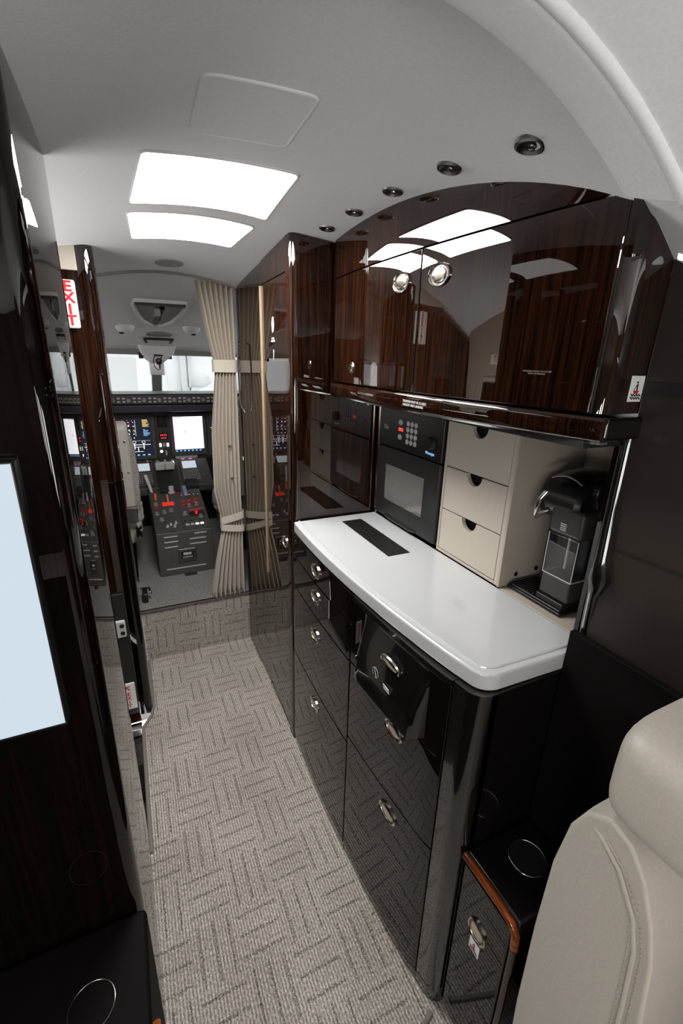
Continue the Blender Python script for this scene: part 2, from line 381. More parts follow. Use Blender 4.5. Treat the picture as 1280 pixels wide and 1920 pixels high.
# side and end walls
M['cabin_wall'] = simple('dark_cabin_wall', (.05, .035, .028), .6)
wl = new(); bx(wl, -.97, -.94, -2.6, .69, 0, 1.0); bx(wl, -.97, -.94, -2.6, .70, 1.3, 2.02)
for a, c in ((-2.6, -2.24), (-1.86, -1.54), (-1.16, -.84), (-.46, .70)): bx(wl, -.97, -.94, a, c, 1.0, 1.3)
struct('wall_left', wl, 'cabin_wall')
wr = new(); bx(wr, .76, .79, -2.6, .472, 0, .98); bx(wr, .76, .79, -2.6, .472, 1.30, 2.02)
for a, c in ((-2.6, -2.24), (-1.86, -1.54), (-1.16, -.84), (-.46, .472)): bx(wr, .76, .79, a, c, .98, 1.3)
struct('wall_right', wr, 'brown_leather')
struct('wall_aft', box(-.97, .97, -2.63, -2.6, 0, 2.02), 'cabin_wall')
struct('ceiling', box(-1.0, 1.3, -2.65, 4.4, 2.02, 2.06), 'liner', label='added outer roof slab that blocks stray daylight')  # unseen slab added above the ceilings to stop daylight leaking in
struct('wall_galley', box(1.14, 1.17, .4, 2.26, 0, 2.02), 'brown_leather')
struct('wall_entry', box(-.97, -.94, .69, 2.26, -.1, 2.02), 'beige_fabric')
# detail of the right wall just aft of the galley
tr = thing('trim_6', 'window reveal and veneer band on the side wall', 'trim', (.80, .1, 1.1)); tr['kind'] = 'structure'
obj('veneer_band', box(.748, .76, -.46, .474, 1.718, 1.90), 'wood', tr, .002)
obj('light_reveal', box(.745, .76, -.46, .462, 1.697, 1.716), emis('reveal_light', (1, 1, .98), .75, (.8, .8, .8)), tr, .004)
obj('shade_slot', box(.756, .761, -.46, .474, 1.509, 1.528), 'gap', tr)
obj('panel_seam', box(.7575, .761, -.46, .474, 1.242, 1.2445), 'gap', tr)
obj('lower_panel', box(.745, .76, -.46, .496, .03, 1.055), 'deep_black', tr, .002)
struct('trim_8', box(.668, .76, .4755, .49, 1.70, 1.93), 'wood', label='veneered header panel closing the galley end up to the ceiling')

# ================================================================== LEFT SIDE
lb = thing('entry_cabinet', 'tall glossy dark cabinet carrying the television, left of the aisle', 'cabinet', (-.5, .93, 0))
bb = new()
pl = [(-.938, .70), (-.105, .70)] + [(-.105+.025*math.sin(a*PI/12), .725-.025*math.cos(a*PI/12)) for a in range(1, 7)] + [(-.085, 1.17), (-.938, 1.17)]
to_ceiling(bb, pl, 0); obj('body', bb, 'wood_shaded', lb)
obj('top_seam', box(-.93, -.10, .6985, .70, 1.86, 1.863), 'gap', lb)
tv = thing('television', 'slim wall television glowing pale blue-white on the left cabinet', 'television', (-.5, .68, 1.0))
obj('housing', box(-.885, -.1335, .672, .6995, 1.002, 1.418), 'black_plastic', tv, .004)
obj('screen', box(-.878, -.137, .6705, .673, 1.010, 1.414), 'tv', tv)
# low ledge beneath the television
ll = thing('side_ledge', 'low black ledge with a round cup holder, beneath the television', 'ledge', (-.5, .45, 0))
obj('body', box(-.93, -.074, -1.0, .698, 0, .50), 'deep_black', ll, .01)
obj('cup_holder_ring', tube(new(), [(-.165+.036*math.cos(a*PI/16), .575+.036*math.sin(a*PI/16), .501) for a in range(32)], .0010, 6, True), 'gunmetal', ll)
obj('front_rim', tube(new(), [(-.068, .515, .492), (-.068, .45, .492), (-.068, -1.0, .492)], .007), 'rim', ll)

# forward left closet with rounded corner trim
cl = thing('entry_closet', 'narrow dark closet bulkhead between the entry door and the cockpit', 'cabinet', (-.4, 2.04, 0))
bb = new()
pl = [(-.94, 1.85), (-.075, 1.85)] + [(-.075+.035*math.sin(a*PI/16), 1.885-.035*math.cos(a*PI/16)) for a in range(1, 9)] + [(-.04, 2.235), (-.94, 2.235)]
to_ceiling(bb, pl, -.04); obj('body', bb, 'wood', cl)
ct = new(); pl = [(-.088, 1.846), (-.068, 1.842)] + [(-.068+.030*math.sin(a*PI/16), 1.872-.030*math.cos(a*PI/16)) for a in range(1, 9)] + [(-.036, 1.90), (-.088, 1.90)]
prism(ct, [(x, y, 1.085) for x, y in pl], (0, 0, .80)); obj('corner_trim', ct, 'wood', cl)
ct = new(); prism(ct, [(x, y, 0) for x, y in pl], (0, 0, 1.081)); obj('corner_trim', ct, 'wood_shaded', cl)
obj('header_panel', box(-.60, -.088, 1.842, 1.8495, 1.795, 1.87), 'beige', cl, .002)
obj('recess_panel', box(-.60, -.092, 1.838, 1.8495, .02, .62), 'black_matte', cl, .003)
ex = thing('exit_sign', 'white sign with red vertical EXIT letters, high on the closet bulkhead', 'exit sign', (-.145, 1.84, 1.62))
obj('plate', box(-.187, -.101, 1.827, 1.8495, 1.620, 1.765), emis('lit_sign_face', (1, .99, .97), .03, (.66, .65, .63)), ex, .006, 3)
for k, ch in enumerate('EXIT'): text('letter', ch, .044, (-.1235, 1.8262, 1.744-.034*k), AFT, 'red', ex, sx=1.15, bold=.0011)
ex = thing('exit_sign', 'small white floor-level EXIT sign with arrow beside the stairwell', 'exit sign', (-.12, 1.83, .05))
obj('plate', box(-.15, -.097, 1.830, 1.838, .055, .19), 'white', ex, .003)
for k, ch in enumerate('EXIT'): text('letter', ch, .025, (-.125, 1.8296, .135-.021*k), AFT, 'red', ex, bold=.0006)
ar_ = new(); prism(ar_, [(-.137, 1.8294, .176), (-.118, 1.8294, .176), (-.118, 1.8294, .171), (-.129, 1.8294, .171), (-.116, 1.8294, .158), (-.120, 1.8294, .155), (-.132, 1.8294, .168), (-.132, 1.8294, .158), (-.137, 1.8294, .158)], (0, .0006, 0)); obj('arrow', ar_, 'red', ex)
hd = thing('door_latch', 'light grey rounded latch cup low on the closet bulkhead', 'latch', (-.13, 1.83, .43))
obj('cup', box(-.165, -.098, 1.822, 1.838, .425, .505), 'label_grey', hd, .012, 4)
for hz in (.448, .482): obj('socket', lathe(new(), [(.007, 0), (.009, -.001), (.009, .001)], (-.112, 1.8215, hz), 'Y', 16), 'black_matte', hd)
struct('trim_9', box(-.58, -.33, 1.24, 1.76, 1.19, 1.212), 'cabin_wall', bevel=.004, label='added shelf beneath the entry fill lamp')  # added only as a fixture for the entry fill lamp
# the entry door lining opposite the galley (seen mirrored in the upper cabinets)
dr = bpy.data.objects.new('door_1', None); C.objects.link(dr); dr.location = (-.62, 1.5, 0); dr['kind'] = 'structure'; dr['label'] = 'curved beige entry door with a dark window recess'
def Pdoor(u, v):
    y = 1.19 + .645*u; z = -.03 + 1.9*v; return (-.60 - .10*math.sin(PI*v*.9), y, z)
obj('lining', sheet(new(), Pdoor, 10, 20, (-.02, 0, 0)), 'beige_fabric', dr)
obj('window_frame', prism(new(), [(-.70, 1.34, 1.12), (-.70, 1.72, 1.12), (-.70, 1.68, 1.48), (-.70, 1.40, 1.48)], (.03, 0, 0)), 'shell', dr, .01)
obj('window_blind', prism(new(), [(-.672, 1.37, 1.15), (-.672, 1.69, 1.15), (-.672, 1.66, 1.45), (-.672, 1.42, 1.45)], (.008, 0, 0)), 'black_gloss', dr)
es = thing('exit_sign', 'white EXIT sign above the entry door window', 'exit sign', (-.68, 1.55, 1.55))
obj('plate', box(-.68, -.665, 1.48, 1.62, 1.54, 1.59), 'white', es, .003)
text('lettering', 'EXIT', .045, (-.6645, 1.55, 1.565), (PI/2, 0, PI/2), 'red', es)
vc = thing('entry_curtain', 'gathered beige curtain tied back beside the entry door', 'curtain', (-.45, 1.24, 0))
def Pcur2(u, v):
    z = .05 + 1.78*v; w = .035 + .05*abs(v-.55); return (-.5 + .02*math.sin(u*16*PI)*1.0, 1.26 + w*(2*u-1), z)
obj('cloth', sheet(new(), Pcur2, 60, 16, (.002, 0, 0)), 'cloth', vc)
obj('tieback', box(-.53, -.475, 1.215, 1.305, .98, 1.03), 'cloth', vc, .01)

# ================================================================== GALLEY
def curved_panel(f, y0, y1, z0, z1, t=.02, ny=14, nz=1, prof=None, off=0):
    def P(u, v):
        y = y0+(y1-y0)*u; z = z0+(z1-z0)*v; return (f(y)+off+(prof(z) if prof else 0), y, z)
    return sheet(new(), P, ny, nz, (t, 0, 0))
def nrm(f, y):
    d = (f(y+.01)-f(y-.01))/.02; return math.atan(d)
def latch(parent, f, y, z, ry=.036, rz=.024, name='latch', prof=None, lab=None, tiltx=0):
    """oval push latch: ring, dish and paddle, let into a curved front"""
    x = f(y) + (prof(z) if prof else 0); a = nrm(f, y)
    R2 = Matrix.Translation((x, y, z)) @ Matrix.Rotation(-a, 4, 'Z') @ Matrix.Rotation(tiltx, 4, 'Y')
    def place(bm): bmesh.ops.transform(bm, matrix=R2, verts=bm.verts[:]); return bm
    ring = place(lathe(new(), [(.80, .001), (.84, -.004), (.93, -.0055), (1.0, -.004), (1.0, .001)], (0, 0, 0), 'X', 40, ry, rz))
    r = obj(name, ring, 'nickel', parent, label=lab)
    dish = place(lathe(new(), [(.82, -.002), (.70, .0005), (0, .001)], (0, 0, 0), 'X', 40, ry, rz)); obj('dish', dish, 'gunmetal', r)
    pd = place(lathe(new(), [(.68, .0), (.68, -.003), (.60, -.0042), (.30, -.0046), (0, -.0047)], (0, 0, 0), 'X', 40, ry, rz)); obj('paddle', pd, 'nickel', r)
    return r

# --- base cabinet, forward unit: four drawers
ga = thing('drawer_cabinet', 'glossy dark base cabinet of four drawers under the forward half of the counter', 'cabinet', (.7, 1.2, 0))
def bodyplan(f, y0, y1, back=1.12, off=.022): return [(f(y0+(y1-y0)*i/12)+off, y0+(y1-y0)*i/12) for i in range(13)] + [(back, y1), (back, y0)]
bb = prism(new(), [(x, y, 0) for x, y in bodyplan(fB, .940, 1.436)], (0, 0, .955)); obj('body', bb, 'gap', ga)
for (z0, z1, lz) in ((.868, .9555, .912), (.748, .865, .82), (.458, .745, .677), (.03, .455, .393)):
    d = obj('drawer', curved_panel(fB, .942, 1.434, z0, z1, .02), 'wood_shaded', ga, .002)
    latch(d, fB, 1.19, lz, rz=.023)
obj('toe_panel', curved_panel(fB, .942, 1.434, .0, .027, .018, off=.004), 'black_gloss', ga)
# --- base cabinet, aft unit
gb = thing('waste_cabinet', 'glossy dark base cabinet with a tilting flap at the aft end of the galley', 'cabinet', (.7, .72, 0))
plB = [(x, y) for x, y in bodyplan(fB, .506, .937)]
bb = prism(new(), [(x, y, 0) for x, y in plB], (0, 0, .955)); obj('body', bb, 'gap', gb)
obj('end_panel', box(.565, 1.12, .497, .51, 0, .956), 'black_gloss', gb, .002)
pc = new(); n = 8; cxy = (.557, .535)
pl = [(.5245, .56), (.5275, .535)] + [(.5645-.037*math.cos(a*PI/16), .535-.038*math.sin(a*PI/16)) for a in range(1, 9)] + [(.58, .497), (.58, .56)]
prism(pc, [(x, y, 0) for x, y in pl], (0, 0, .957)); obj('corner_post', pc, 'black_gloss', gb)
obj('top_rail', curved_panel(fB, .562, .937, .945, .957, .02), 'black_gloss', gb)
dA = obj('door', curved_panel(fB, .562, .937, .752, .943, .02), 'wood_shaded', gb, .002)
dB = obj('door', curved_panel(fB, .562, .937, .488, .749, .02), 'wood_shaded', gb, .002); latch(dB, fB, .716, .703)
dC = obj('door', curved_panel(fB, .562, .937, .03, .485, .02), 'wood_shaded', gb, .002); latch(dC, fB, .715, .431)
obj('toe_panel', curved_panel(fB, .562, .937, .0, .027, .018, off=.004), 'black_gloss', gb)
# bulging flap: swells out towards its foot so that it mirrors the ceiling
def flp(z):
    t = (.940-z)/.17; return -.034*math.sin(min(1, max(0, t))*PI*.5) 
def Pflap(u, v):
    y = .615+.255*u; z = .768+.172*v; e = min(1, u*14, (1-u)*14)**.5; return (fB(y)+flp(z)*e+.0005-.003*e, y, z)
fa = obj('flap', sheet(new(), Pflap, 30, 16, (.01, 0, 0)), 'black_gloss', gb, label='bulging black tilting flap')
latch(fa, fB, .725, .890, prof=lambda z: flp(z)-.003, tiltx=-.3)
lk = box(-.0006, .0006, -.012, .012, -.007, .007); bmesh.ops.transform(lk, matrix=Matrix.Translation((fB(.715)+flp(.83)-.0045, .715, .835)) @ Matrix.Rotation(-.16, 4, 'Y'), verts=lk.verts[:])
obj('indicator_label', lk, 'text_white', fa, label='small white indicator label')
cr = tube(new(), [(fB(.765)+flp(.845)-.0045 + .0, .765+.013*math.cos(a*PI/12), .845+.013*math.sin(a*PI/12)) for a in range(24)], .0006, 5, True)
tube(cr, [(fB(.765)+flp(.835)-.0045, .756, .836), (fB(.765)+flp(.854)-.0045, .774, .854)], .0006, 5)
obj('no_litter_symbol', cr, 'label_grey', fa)

# --- counter
GAL = GAL_SCALE
ct = thing('countertop', 'white bow-fronted countertop with a raised lip and dark vent slot', 'countertop', (.7, 1.0, .926))
def cplan(i0=0.0, ra=.035):
    pts = []
    y0, y1 = .528+i0, 1.497-(.0 if i0 == 0 else .004)
    for i in range(25):
        y = y1 + (y0+ra-y1)*i/24; pts.append((fC(y)+i0, y))
    xl, yl = pts[-1]
    for a in range(1, 9):
        t = a*PI/16; pts.append((xl+ra*(1-math.cos(t))+.012*a/8, yl-ra*math.sin(t)))
    pts += [(.845-i0*.3, .522+i0), (.868-i0*.05, .545+i0)] if i0 == 0 else [(.858, .522+i0)]
    pts += [(.868-i0*.05, y1)]
    return pts
obj('slab', prism(new(), [(x, y, .928) for x, y in cplan()], (0, 0, .041)), 'counter', ct, .006, 4)
lip = tube(new(), [(x, y, .9692) for x, y in cplan(.020, .022)[:-1]], .0032, 8); obj('raised_lip', lip, 'counter', ct)
vg = obj('vent_grille', box(.692, .772, 1.095, 1.435, .9688, .9698), 'gap', ct, label='dark slotted vent let into the worktop')
sl = new()
for k in range(9): bx(sl, .696+.0085*k, .6995+.0085*k, 1.098, 1.432, .9698, .9712)
bx(sl, .692, .772, 1.262, 1.266, .9698, .9715); obj('slats', sl, 'gunmetal', vg)

# --- tall forward closet
GAL = None
tc_ = thing('galley_closet', 'tall glossy ebony closet at the forward end of the galley, beside the curtain', 'cabinet', (.8, 1.87, 0))
obj('body', to_ceiling(new(), [(.520, 2.235), (.520, 1.815), (.522, 1.815), (.522, 1.449), (1.13, 1.449), (1.13, 2.235)], 0), 'gap', tc_)
obj('forward_panel', to_ceiling(new(), [(.512, 2.235), (.512, 2.1), (.512, 1.95), (.512, 1.814), (.53, 1.814), (.53, 1.95), (.53, 2.1), (.53, 2.235)], 0), 'wood_mirror', tc_)
cd_ = obj('door', prism(new(), [(x, y, .03) for x, y in [(.509, 1.810), (.4985, 1.492), (.52, 1.492), (.53, 1.810)]], (0, 0, 1.768)), 'wood_mirror', tc_, .002)
latch(cd_, lambda y: .4985+(y-1.492)*.033, 1.53, .88, ry=.03, rz=.022)
obj('fascia', prism(new(), [(x, y, 1.801) for x, y in [(.509, 1.810), (.4985, 1.492), (.52, 1.492), (.53, 1.810)]], (0, 0, .108)), 'wood', tc_, .002)
pl = [(.4965, 1.489), (.4965, 1.455)] + [(.5165-.020*math.cos(a*PI/16), 1.455-.020*math.sin(a*PI/16)) for a in range(1, 9)] + [(.526, 1.435), (.526, 1.489)]
obj('corner_post', prism(new(), [(x, y, 0) for x, y in pl], (0, 0, zc(.5, 1.46)+.004)), 'wood', tc_)
obj('aft_panel', to_ceiling(new(), [(.527, 1.436), (.62, 1.436), (.70, 1.436), (.868, 1.436), (.868, 1.449), (.527, 1.449)], .93), 'wood', tc_)
# closet placards
dc = thing('service_placard', 'small white oval placard with tiny lettering on the tall closet door', 'placard', (.50, 1.64, 1.6))
def xd(y): return .4985+(y-1.492)*.033 - .0006
obj('oval', lathe(new(), [(0, -.0004), (1, -.0004), (1, .0004), (0, .0004)], (xd(1.65), 1.65, 1.655), 'X', 28, .013, .026), 'text_white', dc)
text('lettering', 'MIRROR\nTO REMOVE', .0085, (xd(1.65)-.0004, 1.65, 1.605), AISLE, 'text_white', dc)
text('lettering', 'I', .05, (xd(1.645)-.0004, 1.645, 1.553), AISLE, 'text_white', dc)
rp = thing('mirrored_strip', 'pale strip standing in for the curtain edge mirrored in the closet', 'painted reflection', (.508, 1.813, 0))
obj('strip', box(.502, .512, 1.806, 1.8135, .62, 1.795), simple('mirrored_curtain_tan', (.34, .25, .16), .4), rp)  # solid tan strip in place of the curtain's reflection

# --- niche behind the counter
GAL = GAL_SCALE
nb_ = thing('galley_niche', 'beige fabric lining of the recess around the coffee machine', 'recess lining', (1.0, .7, .95))
obj('back_panel', box(1.115, 1.13, .537, .806, .97, 1.413), 'beige_fabric', nb_)
obj('side_panel', box(.867, 1.115, .806, .812, .97, 1.413), 'beige_fabric', nb_)
obj('shelf', box(.8695, 1.13, .537, .811, .938, .968), 'beige_fabric', nb_, .004)
for yy in (.0,): pass
for xx, zz in ((.925, 1.0), (1.0, 1.005)): obj('screw', lathe(new(), [(0, -.002), (.006, -.002), (.007, 0), (0, 0)], (xx, .8055, zz), 'Y', 12), 'black_plastic', nb_)
ep = thing('galley_end_panel', 'dark glossy end panel between the coffee recess and the cabin wall', 'panel', (.95, .52, .93))
obj('panel', prism(new(), [(x, y, .926) for x, y in [(.872, .536), (.872, .535), (.81, .533), (.805, .520), (.81, .506), (1.13, .506), (1.13, .536)]], (0, 0, .488)), 'wood_shaded', ep, .004, 3)
obj('side_fairing', tube(new(), [(.806, .506, 1.43), (.803, .503, 1.30), (.802, .50, 1.20), (.800, .495, 1.16), (.806, .503, 1.12), (.81, .506, 1.0)], [.012, .013, .015, .022, .014, .010], 12), 'black_gloss', ep)

# --- beige drawer unit
du = thing('drawer_unit', 'beige laminate unit of three drawers with half-round finger cutouts', 'drawer unit', (.95, .95, .97))
fr = new(); bx(fr, .868, 1.10, 1.0805, 1.0895, .97, 1.392); bx(fr, .868, 1.10, .8125+.0, .8255, .97, 1.392); bx(fr, .868, 1.10, .8255, 1.0805, 1.3855, 1.392); bx(fr, .868, 1.10, .8255, 1.0805, .97, .978)
obj('frame', fr, 'beige', du, .0015)
obj('carcass', box(.895, 1.10, .826, 1.08, .979, 1.385), 'gap', du)
for z0, z1 in ((.981, 1.1125), (1.1155, 1.248), (1.251, 1.3835)):
    pts = [(.8685, 1.078, z0), (.8685, .828, z0), (.8685, .828, z1)]
    pts += [(.8685, .953-.031*math.cos(a*PI/14), z1-.031*math.sin(a*PI/14)) for a in range(0, 15)] + [(.8685, 1.078, z1)]
    obj('drawer', prism(new(), pts, (.014, 0, 0)), 'beige', du, .0012)

# --- oven
ov = thing('microwave_oven', 'black built-in galley oven with keypad and red digits', 'oven', (.95, 1.28, .975))
obj('cabinet', box(.872, 1.12, 1.092, 1.480, .975, 1.392), 'black_plastic', ov, .004)
cpn = obj('control_panel', box(.858, .873, 1.094, 1.478, 1.2515, 1.388), 'black_plastic', ov, .003)
odr = obj('door', box(.856, .873, 1.094, 1.478, .984, 1.248), 'oven_black', ov, .004)
obj('window', box(.8550, .857, 1.170, 1.412, 1.052, 1.186), 'mesh', odr)
hb = tube(new(), [(.852, 1.40, .992), (.850, 1.36, .987), (.850, 1.22, .987), (.852, 1.19, .992)], .003); obj('handle', hb, 'gunmetal', odr)
for r in range(4):
    for c_ in range(3):
        obj('keypad_button', lathe(new(), [(0, -.0015), (.0085, -.0015), (.009, 0), (0, 0)], (.858, 1.288-.0235*c_, 1.348-.0205*r), 'X', 14), 'label_grey', cpn)
for zz in (1.350, 1.300): obj('mode_button', lathe(new(), [(0, -.0015), (.012, -.0015), (.0125, 0), (0, 0)], (.858, 1.335, zz-.004), 'X', 16, 1, .75), 'label_grey', cpn)
dg = new()
for k in range(4):
    for zz in (1.319, 1.325): bx(dg, .8572, .858, 1.345-.007*k-.005, 1.345-.007*k, zz-.002, zz+.002)
obj('digits', dg, 'led_red', cpn)
obj('dial', lathe(new(), [(0, -.014), (.017, -.014), (.019, -.002), (.021, 0), (0, 0)], (.858, 1.152, 1.305), 'X', 24), 'black_matte', cpn)
text('lettering', 'TIA', .022, (.8575, 1.43, 1.318), AISLE, 'label_grey', cpn)
text('lettering', 'Wavejet', .014, (.8575, 1.155, 1.272), AISLE, 'g_cyan', cpn)
obj('side_trim', box(.862, .874, 1.482, 1.497, .97, 1.392), 'nickel', ov, .002)

# --- coffee machine
cm = thing('coffee_machine', 'black capsule coffee machine with a clear tank, standing in the beige recess', 'coffee machine', (.95, .70, .969))
X0 = .90
obj('drip_tray', box(X0-.005, 1.02, .632, .802, .969, .978), 'black_plastic', cm, .002)
tg = obj('tray_grid', box(X0-.002, 1.0, .635, .80, .978, .984), 'black_plastic', cm, .002)
gr = new()
for k in range(9): bx(gr, X0+.004, X0+.09, .722+.0085*k, .7255+.0085*k, .984, .988)
obj('ribs', gr, 'black_plastic', tg)
obj('foot', box(X0+.004, 1.03, .606+.03, .715, .984, .998), 'black_plastic', cm, .002)
obj('tank_base', box(X0+.012, 1.03, .632, .716, .998, 1.055), 'grey_satin', cm, .006, 3)
tk = obj('tank', prism(new(), [(x, y, 1.055) for x, y in [(X0+.012, .632), (1.00, .632), (1.00, .714), (X0+.012, .714)]], (0, 0, .108)), 'clear', cm, .004)
wi = new()
for x_, y_ in ((X0+.012, .632), (X0+.012, .714), (1.00, .632)): tube(wi, [(x_, y_, 1.056), (x_, y_, 1.162)], .0013, 6)
tube(wi, [(X0+.012, .632, 1.056), (X0+.012, .714, 1.056)], .0013, 6); tube(wi, [(X0+.012, .632, 1.056), (1.0, .632, 1.056)], .0013, 6)
obj('tank_edge', wi, 'label_grey', tk); obj('milk_tube', tube(new(), [(.945, .68, 1.07), (.945, .68, 1.16)], .003, 8), 'label_grey', tk)
obj('tank_lid', box(X0+.008, 1.035, .626, .720, 1.163, 1.232), 'grey_satin', cm, .012, 4)
sl = new()
for k in range(4): bx(sl, X0+.0065, X0+.009, .668, .684, 1.178+.005*k, 1.1805+.005*k)
obj('slot_marks', sl, 'label_grey', cm)
bb = new(); prof = [(.965, .985), (.965, 1.24), (.955, 1.262), (.96, 1.285), (.99, 1.30), (1.06, 1.30), (1.095, 1.28), (1.10, 1.2), (1.10, .985)]
prism(bb, [(x, .64, z) for x, z in prof], (0, .125, 0)); obj('body', bb, 'black_plastic', cm, .008, 3)
obj('brew_head', lathe(new(), [(0, -.062), (.040, -.062), (.050, -.052), (.050, .045), (.040, .055), (0, .055)], (.960, .715, 1.235), 'Y', 32), 'black_plastic', cm)
sp = new(); tube(sp, [(.915, .745, 1.255), (.905, .752, 1.235), (.903, .757, 1.21), (.905, .760, 1.19)], [.007, .008, .006, .004], 10); obj('spout', sp, 'chrome', cm)
sp = new(); tube(sp, [(.918, .735, 1.21), (.906, .745, 1.20), (.902, .755, 1.185)], [.006, .005, .004], 10); obj('nozzle', sp, 'gunmetal', cm)
lv = new(); sheet(lv, lambda u, v: (.915+.10*u, .655+.085*v, 1.303+.012*math.sin(PI*v)-.012*(1-u)**2+.004), 8, 8, (0, 0, -.006)); obj('lever', lv, 'gunmetal', cm, .002)
obj('hinge_cap', lathe(new(), [(0, -.01), (.010, -.01), (.012, 0), (.008, .006), (0, .008)], (1.02, .66, 1.305), 'Z', 16), 'chrome', cm)

# --- upper cabinet
uc = thing('upper_cabinet', 'glossy ebony overhead cabinet with bowed doors above the counter', 'cabinet', (.85, 1.0, 1.43))
def up(z):        # gentle outward swell of the fronts, leaning back at the top
    return 0.0
def topz(y): return (zc(.95*fU(y), .95*y) - .0775)/.95 - .001
bb = prism(new(), [(x, y, 1.455) for x, y in bodyplan(fU, .525, 1.497, 1.13, .024)], (0, 0, .33)); obj('body', bb, 'gap', uc)
def door(y0, y1, z0=1.474, z1=1.793):
    return obj('door', curved_panel(fU, y0, y1, z0, z1, .02, 14, 10, up), 'wood', uc, .0015)
dU1 = door(.985, 1.494); dU2 = door(.524, .982)
latch(dU1, fU, 1.06, 1.731, prof=up, tiltx=-.05); latch(dU2, fU, .915, 1.730, prof=up, tiltx=-.05)
lc = lathe(new(), [(0, -.006), (.009, -.006), (.010, -.003), (.016, -.003), (.019, .0), (0, .0)], (fU(1.33), 1.33, 1.522), 'X', 24); obj('lock', lc, 'nickel', dU1)
def Pfas(u, v):
    y = .524+.97*u; z0 = 1.796; z1 = topz(y)+.012; z = z0+(z1-z0)*v; return (fU(y)-.003*v, y, z)
fs = obj('fascia', sheet(new(), Pfas, 40, 4, (.02, 0, 0)), 'wood', uc)
for yy in (.90, 1.06, 1.21): 
    s_ = box(fU(yy)+.0115, fU(yy)+.03, yy-.025, yy+.025, topz(yy)-.026, topz(yy)-.019); obj('vent_slot', s_, 'gap', fs)
# rounded aft corner
pts = [(fU(.52)+.001, .521)]
pts = [(.7065, .5215)] + [(.7395-.033*math.cos(a*PI/16), .530-.033*math.sin(a*PI/16)) for a in range(1, 9)] + [(.803, .499), (.803, .5215)]
cz = new(); nz = 12; rings = []
for k in range(nz+1):
    z = 1.474 + (1.80-1.474)*k/nz; rings.append([cz.verts.new((x+up(z)*.9, y, z)) for x, y in pts])
for k in range(nz+1, nz+6):
    z = 1.80 + .025*(k-nz); rings.append([cz.verts.new((x+up(1.8)*.9, y, z)) for x, y in pts])
for a_, b2 in zip(rings, rings[1:]):
    for k in range(len(a_)): cz.faces.new((a_[k], a_[(k+1) % len(a_)], b2[(k+1) % len(a_)], b2[k]))
cz.faces.new(rings[0][::-1]); cz.faces.new(rings[-1]); bmesh.ops.recalc_face_normals(cz, faces=cz.faces[:]); obj('corner_post', cz, 'wood', uc)
# bottom rail with a metal edge beneath
rl = new()
def Prail(u, v):
    y = .49+1.007*u; a = (v-.5)*PI; return (fU(y)-.006-.006*math.cos(a), y, 1.449+.020*math.sin(a))
sheet(rl, Prail, 24, 8, (.04, 0, 0)); obj('light_rail', rl, 'wood', uc)
obj('rail_return', box(.712, .806, .487, .52, 1.431, 1.469), 'wood_shaded', uc, .006, 3)
ue = new(); sheet(ue, lambda u, v: (fU(.50+.99*u)+.008+.02*v, .50+.99*u, 1.4275), 24, 1, (0, 0, -.005)); obj('rail_edge', ue, 'chrome', uc, label='thin bright metal edge under the rail')
obj('underside', box(.70, 1.12, .515, 1.497, 1.415, 1.4285), 'black_matte', uc)
obj('catch', lathe(new(), [(0, -.02), (.006, -.02), (.007, 0), (0, 0)], (.80, 1.47, 1.412), 'Z', 14), 'chrome', uc)
pk = thing('warning_placard', 'two tiny lines of white lettering on the cabinet rail above the oven', 'placard', (.655, .99, 1.45))
text('lettering', 'ALL DOORS AND DRAWERS MUST BE CLOSED', .0085, (fU(.99)-.0128, .985, 1.452), (PI/2, 0, -PI/2-.04), 'text_white', pk)
text('lettering', 'DURING TAXI, TAKEOFF AND LANDING', .0085, (fU(.99)-.0128, .985, 1.443), (PI/2, 0, -PI/2-.04), 'text_white', pk)
pk = thing('warning_placard', 'faint two-line lettering low on the aft overhead door', 'placard', (.68, .63, 1.53))
text('lettering', 'MAXIMUM WEIGHT IN LOCKER\nREFER TO MANUAL', .0042, (fU(.63)-.001, .63, 1.535), (PI/2, 0, -PI/2+.13), 'knob_grey', pk)
# life vest placards
def vest(nm_loc, rot, label, s=1.0):
    t = thing('life_vest_placard', label, 'placard', nm_loc)
    Rm = Matrix.Translation(nm_loc) @ Matrix.Rotation(rot, 4, 'Z')
    def pl_(bm): bmesh.ops.transform(bm, matrix=Rm @ Matrix.Scale(s, 4), verts=bm.verts[:]); return bm
    obj('plate', pl_(box(-.017, .017, -.0008, .0006, -.021, .021)), 'white', t, .003*s, 3)
    g = new()
    prism(g, [(-.002, -.0012, .012), (.002, -.0012, .012), (.002, -.0012, .009), (-.002, -.0012, .009)], (0, .0004, 0))
    prism(g, [(-.001, -.0012, .008), (.0025, -.0012, .008), (.0025, -.0012, -.004), (-.0005, -.0012, -.004)], (0, .0004, 0))
    tube(g, [(-.001, -.001, .007), (-.007, -.001, -.004)], .0006, 5)
    for zz in (-.010, -.015): tube(g, [(-.013+.026*i/24, -.0011, zz+.002*math.sin(i*PI/3)) for i in range(25)], .0008, 5)
    obj('figure', pl_(g), 'ink', t)
    h = new(); prism(h, [(-.008, -.0013, -.003), (.008, -.0013, -.003), (.004, -.0013, -.0075), (-.005, -.0013, -.0075)], (0, .0004, 0)); obj('vest_mark', pl_(h), 'red', t)
    return t
vest((.779, .4975, 1.515), .0, 'white life vest placard on the galley end beside the overhead cabinet')

GAL = None
